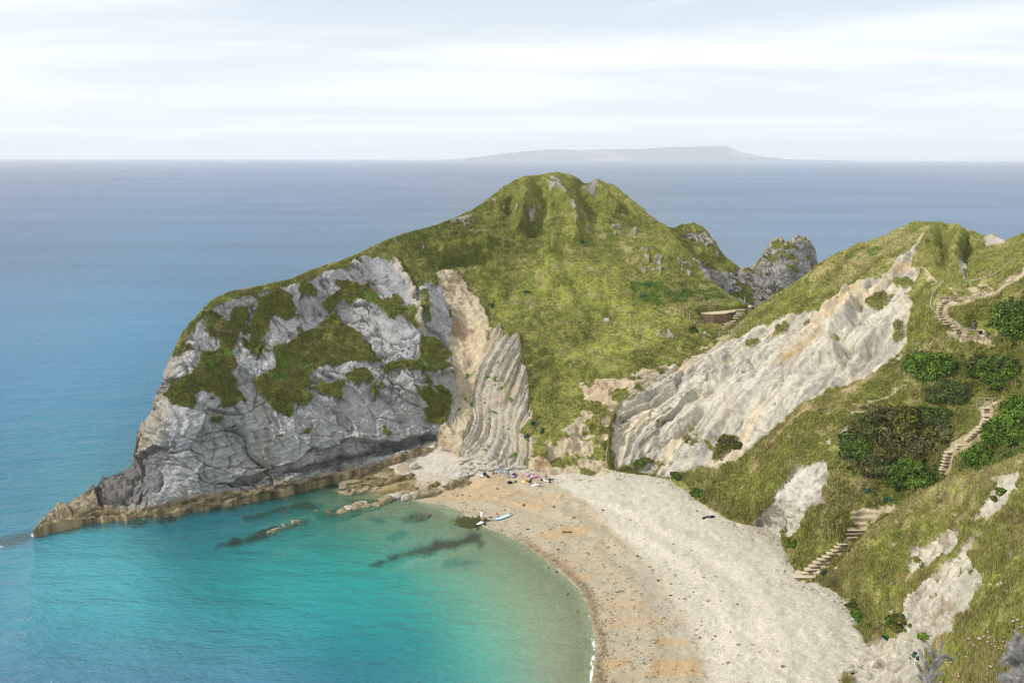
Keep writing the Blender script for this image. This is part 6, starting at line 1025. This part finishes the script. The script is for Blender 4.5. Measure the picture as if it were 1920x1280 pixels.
sp = HILL.at(*V(9, (683, 950))[0]); person(sp, R(165), 'phone', dict(t=BLACK, a=BLACK, p=GREYC, q=GREYC, f=WHITE), 'person in black tee and dark jeans standing behind the bench path', 1.72, 0)
person(bc_+[.08, -.12, .02], R(186), 'bench', dict(t=WHITE, a=WHITE, p=JEAN, q=JEAN, f=WHITE), 'person in a white tee and jeans sitting on the bench', 1.72, 0)
bag(bc_+[-.32, .02, .47], (.42, .3, .44), .1, BLACK, 'black rucksack on the bench beside the person in white', 34)
# ------------------------------------------------------------------ dry plants at the viewer's feet
M_STEM = plain('dry_stem', (.24, .18, .10), .8, .15, .3, 20); M_HEAD = plain('seed_head', (.17, .115, .065), .8, .15, .3, 60); M_SILK = plain('seed_head_top', (.40, .35, .255), .8, .15, .12, 90); M_WOOL = plain('woolly_grey_stem', (.46, .45, .445), .95, .05, .3, 90, .8)
def head(P, rad_, tilt, parent):
    n = 14; v, f = [], []
    for z, r in ((-.9, .15), (-.75, .7), (-.35, 1.0), (0, 1.02), (.18, .9)):
        for k in range(n): rr_ = rad_*r*(1+.12*((k % 2)-.5)); v.append((rr_*math.cos(k*2*math.pi/n), rr_*math.sin(k*2*math.pi/n), z*rad_*.8))
    f = [(i*n+k, i*n+(k+1) % n, (i+1)*n+(k+1) % n, (i+1)*n+k) for i in range(4) for k in range(n)]+[tuple(range(n))[::-1]]
    Rm = Matrix.Rotation(tilt[0], 3, 'X') @ Matrix.Rotation(tilt[1], 3, 'Y'); RR = np.array(Rm); h = mesh_obj('seed_head', np.array(v)@RR.T+P, f, M_HEAD, parent)
    v = [(0, 0, .26*rad_)]+[(rad_*(.45 if i else .72)*math.cos(k*2*math.pi/n), rad_*(.45 if i else .72)*math.sin(k*2*math.pi/n), (.24 if i else .12)*rad_) for i in (1, 0) for k in range(n)]
    f = [(0, 1+k, 1+(k+1) % n) for k in range(n)]+[(1+k, 1+n+k, 1+n+(k+1) % n, 1+(k+1) % n) for k in range(n)]; mesh_obj('silky_disc', np.array(v)@RR.T+P, f, M_SILK, h)
hs = V(14, (1765, 320), (1828, 303), (1850, 415), (1885, 400), (1800, 462), (1418, 470), (1152, 562), (1300, 562), (1360, 535), (1430, 548), (1225, 652), (1415, 608), (1470, 645), (1505, 598), (1520, 672), (1570, 695), (1610, 710), (1625, 605), (1665, 665), (1138, 762), (1112, 815), (905, 895), (1455, 950), (1010, 1085), (760, 990), (770, 1165))
sz_ = [60, 64, 50, 60, 74, 44, 58, 86, 44, 54, 56, 64, 52, 48, 44, 44, 48, 62, 44, 44, 46, 58, 72, 60, 46, 60]
rr = np.random.default_rng(11); places = [(1765, 'lower'), (1, '')]
for g, (lo, hi_) in enumerate(((0, 5), (5, 10), (10, 13), (13, 19), (19, 22), (22, 24), (24, 26))):
    xs_ = [hs[i] for i in range(lo, hi_)]; Zp = 5.7+.25*g % 1.1; gx = np.mean([q[0] for q in xs_])
    gb = at_Z(np.array([gx+rr.uniform(-6, 6)]), np.array([1400.0]), np.array([Zp]))[0]; gb[2] = 55.2-.76*gb[1]-.1
    root = empty('dry_thistle', gb, label=['tallest dry thistle with pale seed heads at the right edge of the grass', 'dry brown thistle whose heads stand highest in the middle clump', 'dry thistle with three heads in front of the middle clump', 'dry thistle with a row of close set seed heads', 'dry thistle with small heads left of the middle clump', 'short dry thistle with one broad head before the tall stems', 'lowest dry thistle beside the grey woolly stems'][g], cat='thistle')
    for i in range(lo, hi_):
        tp = at_Z(np.array([hs[i][0]]), np.array([hs[i][1]]), np.array([Zp+rr.uniform(-.15, .15)]))[0]-gb; r_ = sz_[i]/7.385/2*Zp/F
        tilt = (rr.uniform(-.25, .25), rr.uniform(-.3, .3)); head(tp, r_, tilt, root); md_ = tp*.5+np.array([rr.uniform(-.03, .03), 0, .12]); MB().tube([np.zeros(3)+[rr.uniform(-.03, .03), 0, 0], md_*.6, md_, tp*.8+[rr.uniform(-.01, .01), 0, .02], tp-[0, 0, r_*.7]], [.005, .0045, .004, .003, .0025], 5).build('stem', M_STEM, root)
def woolly(paths, Z, label, thick):
    gb = at_Z(np.array([np.mean([q[0] for q in V(14, *paths[0])])]), np.array([1420.0]), np.array([Z]))[0]; gb[2] = min(gb[2]-.3, 55.2-.76*gb[1]); root = empty('woolly_plant', gb, label=label, cat='plant')
    for k, pth in enumerate(paths):
        q = np.array(V(14, *pth)); L = np.r_[0, np.cumsum(np.hypot(*np.diff(q, axis=0).T))]; t_ = np.linspace(0, L[-1], max(12, int(L[-1]/1.4))); x, y = np.interp(t_, L, q[:, 0]), np.interp(t_, L, q[:, 1])
        for _ in range(6): x[1:-1] = (x[:-2]+2*x[1:-1]+x[2:])/4; y[1:-1] = (y[:-2]+2*y[1:-1]+y[2:])/4
        c = at_Z(x, y, Z+.04*k+.05*np.sin(t_/9+k)); r_ = thick*(1-.45*t_/L[-1])*(1+.35*noise(np.c_[t_/3.0, t_*0+k, t_*0], 1, k)); mb = MB().tube(c, r_, 10); mb.v = list(np.array(mb.v)+.0032*np.stack([noise(np.array(mb.v), .006, s_) for s_ in (1, 2, 3)], 1)); mb.build('woolly_stem', M_WOOL, root, True, gb)
        hv_, hf_ = [], []
        for j in range(len(t_)*26):
            i = rr.integers(0, len(t_)); d_ = rr.normal(size=3); d_ /= np.linalg.norm(d_); b0 = c[i]+d_*r_[i]*.9; e = b0+d_*thick*rr.uniform(.5, 1.5)+rr.normal(size=3)*thick*.5; s_ = np.cross(d_, rr.normal(size=3)); s_ = s_/np.linalg.norm(s_)*.0007; n_ = len(hv_); hv_ += [b0-s_-gb, b0+s_-gb, e-gb]; hf_.append((n_, n_+1, n_+2))
        mesh_obj('wool', hv_, np.array(hf_), M_WOOL, root.children[-1], False)
woolly((((650, 1400), (625, 1180), (630, 1040), (670, 900)), ((640, 1130), (560, 900), (500, 800), (470, 715)), ((660, 1000), (700, 880), (780, 800), (860, 805), (925, 865)), ((700, 850), (640, 760), (600, 690), (570, 620)), ((600, 1250), (540, 1100), (490, 1000), (440, 910)), ((690, 960), (760, 900), (790, 850)), ((740, 740), (765, 670), (800, 610)), ((600, 1240), (530, 1130), (450, 1070)), ((640, 1180), (720, 1050), (800, 1045))), 2.9, 'grey woolly dead plant with thin curling stems, blurred, by the white crag', .0060)
woolly((((1900, 1400), (1860, 1250), (1840, 1050), (1880, 900), (1850, 800), (1780, 740), (1730, 680), (1740, 640), (1790, 650), (1830, 600), (1835, 510)), ((1860, 860), (1790, 830), (1700, 810), (1660, 840), (1625, 885)), ((1850, 960), (1780, 900), (1700, 880), (1630, 895)), ((1870, 1150), (1780, 1130), (1700, 1080), (1640, 1070), (1605, 1110)), ((1860, 1190), (1740, 1180), (1620, 1150), (1600, 1100)), ((1880, 1010), (1800, 1000), (1750, 1030), (1740, 1090)), ((1930, 1000), (1900, 880), (1910, 760), (1880, 640), (1910, 600)), ((1940, 950), (1890, 820), (1800, 780))), 2.5, 'bulkier grey woolly dead plant blurred at the right corner', .0088)
# ------------------------------------------------------------------ sea air
hv = [(x, y, z) for x in (-16600, 16600) for y in (-260, 21500) for z in (-14, 330)]
hf = [(0, 1, 3, 2), (4, 6, 7, 5), (0, 4, 5, 1), (2, 3, 7, 6), (0, 2, 6, 4), (1, 5, 7, 3)]
mh = bpy.data.materials.new('haze'); mh.use_nodes = True; t = mh.node_tree; t.nodes.clear()
o_ = N(t, 'ShaderNodeOutputMaterial'); pv = N(t, 'ShaderNodeVolumePrincipled'); t.links.new(pv.outputs[0], o_.inputs['Volume'])
pv.inputs['Color'].default_value = (0.95, 0.98, 1.0, 1); pv.inputs['Density'].default_value = 0.82e-4; pv.inputs['Density Attribute'].default_value = ''; pv.inputs['Anisotropy'].default_value = 0.1
hz_o = mesh_obj('haze', hv, hf, mh, smooth_=False); tag(hz_o, kind='stuff')
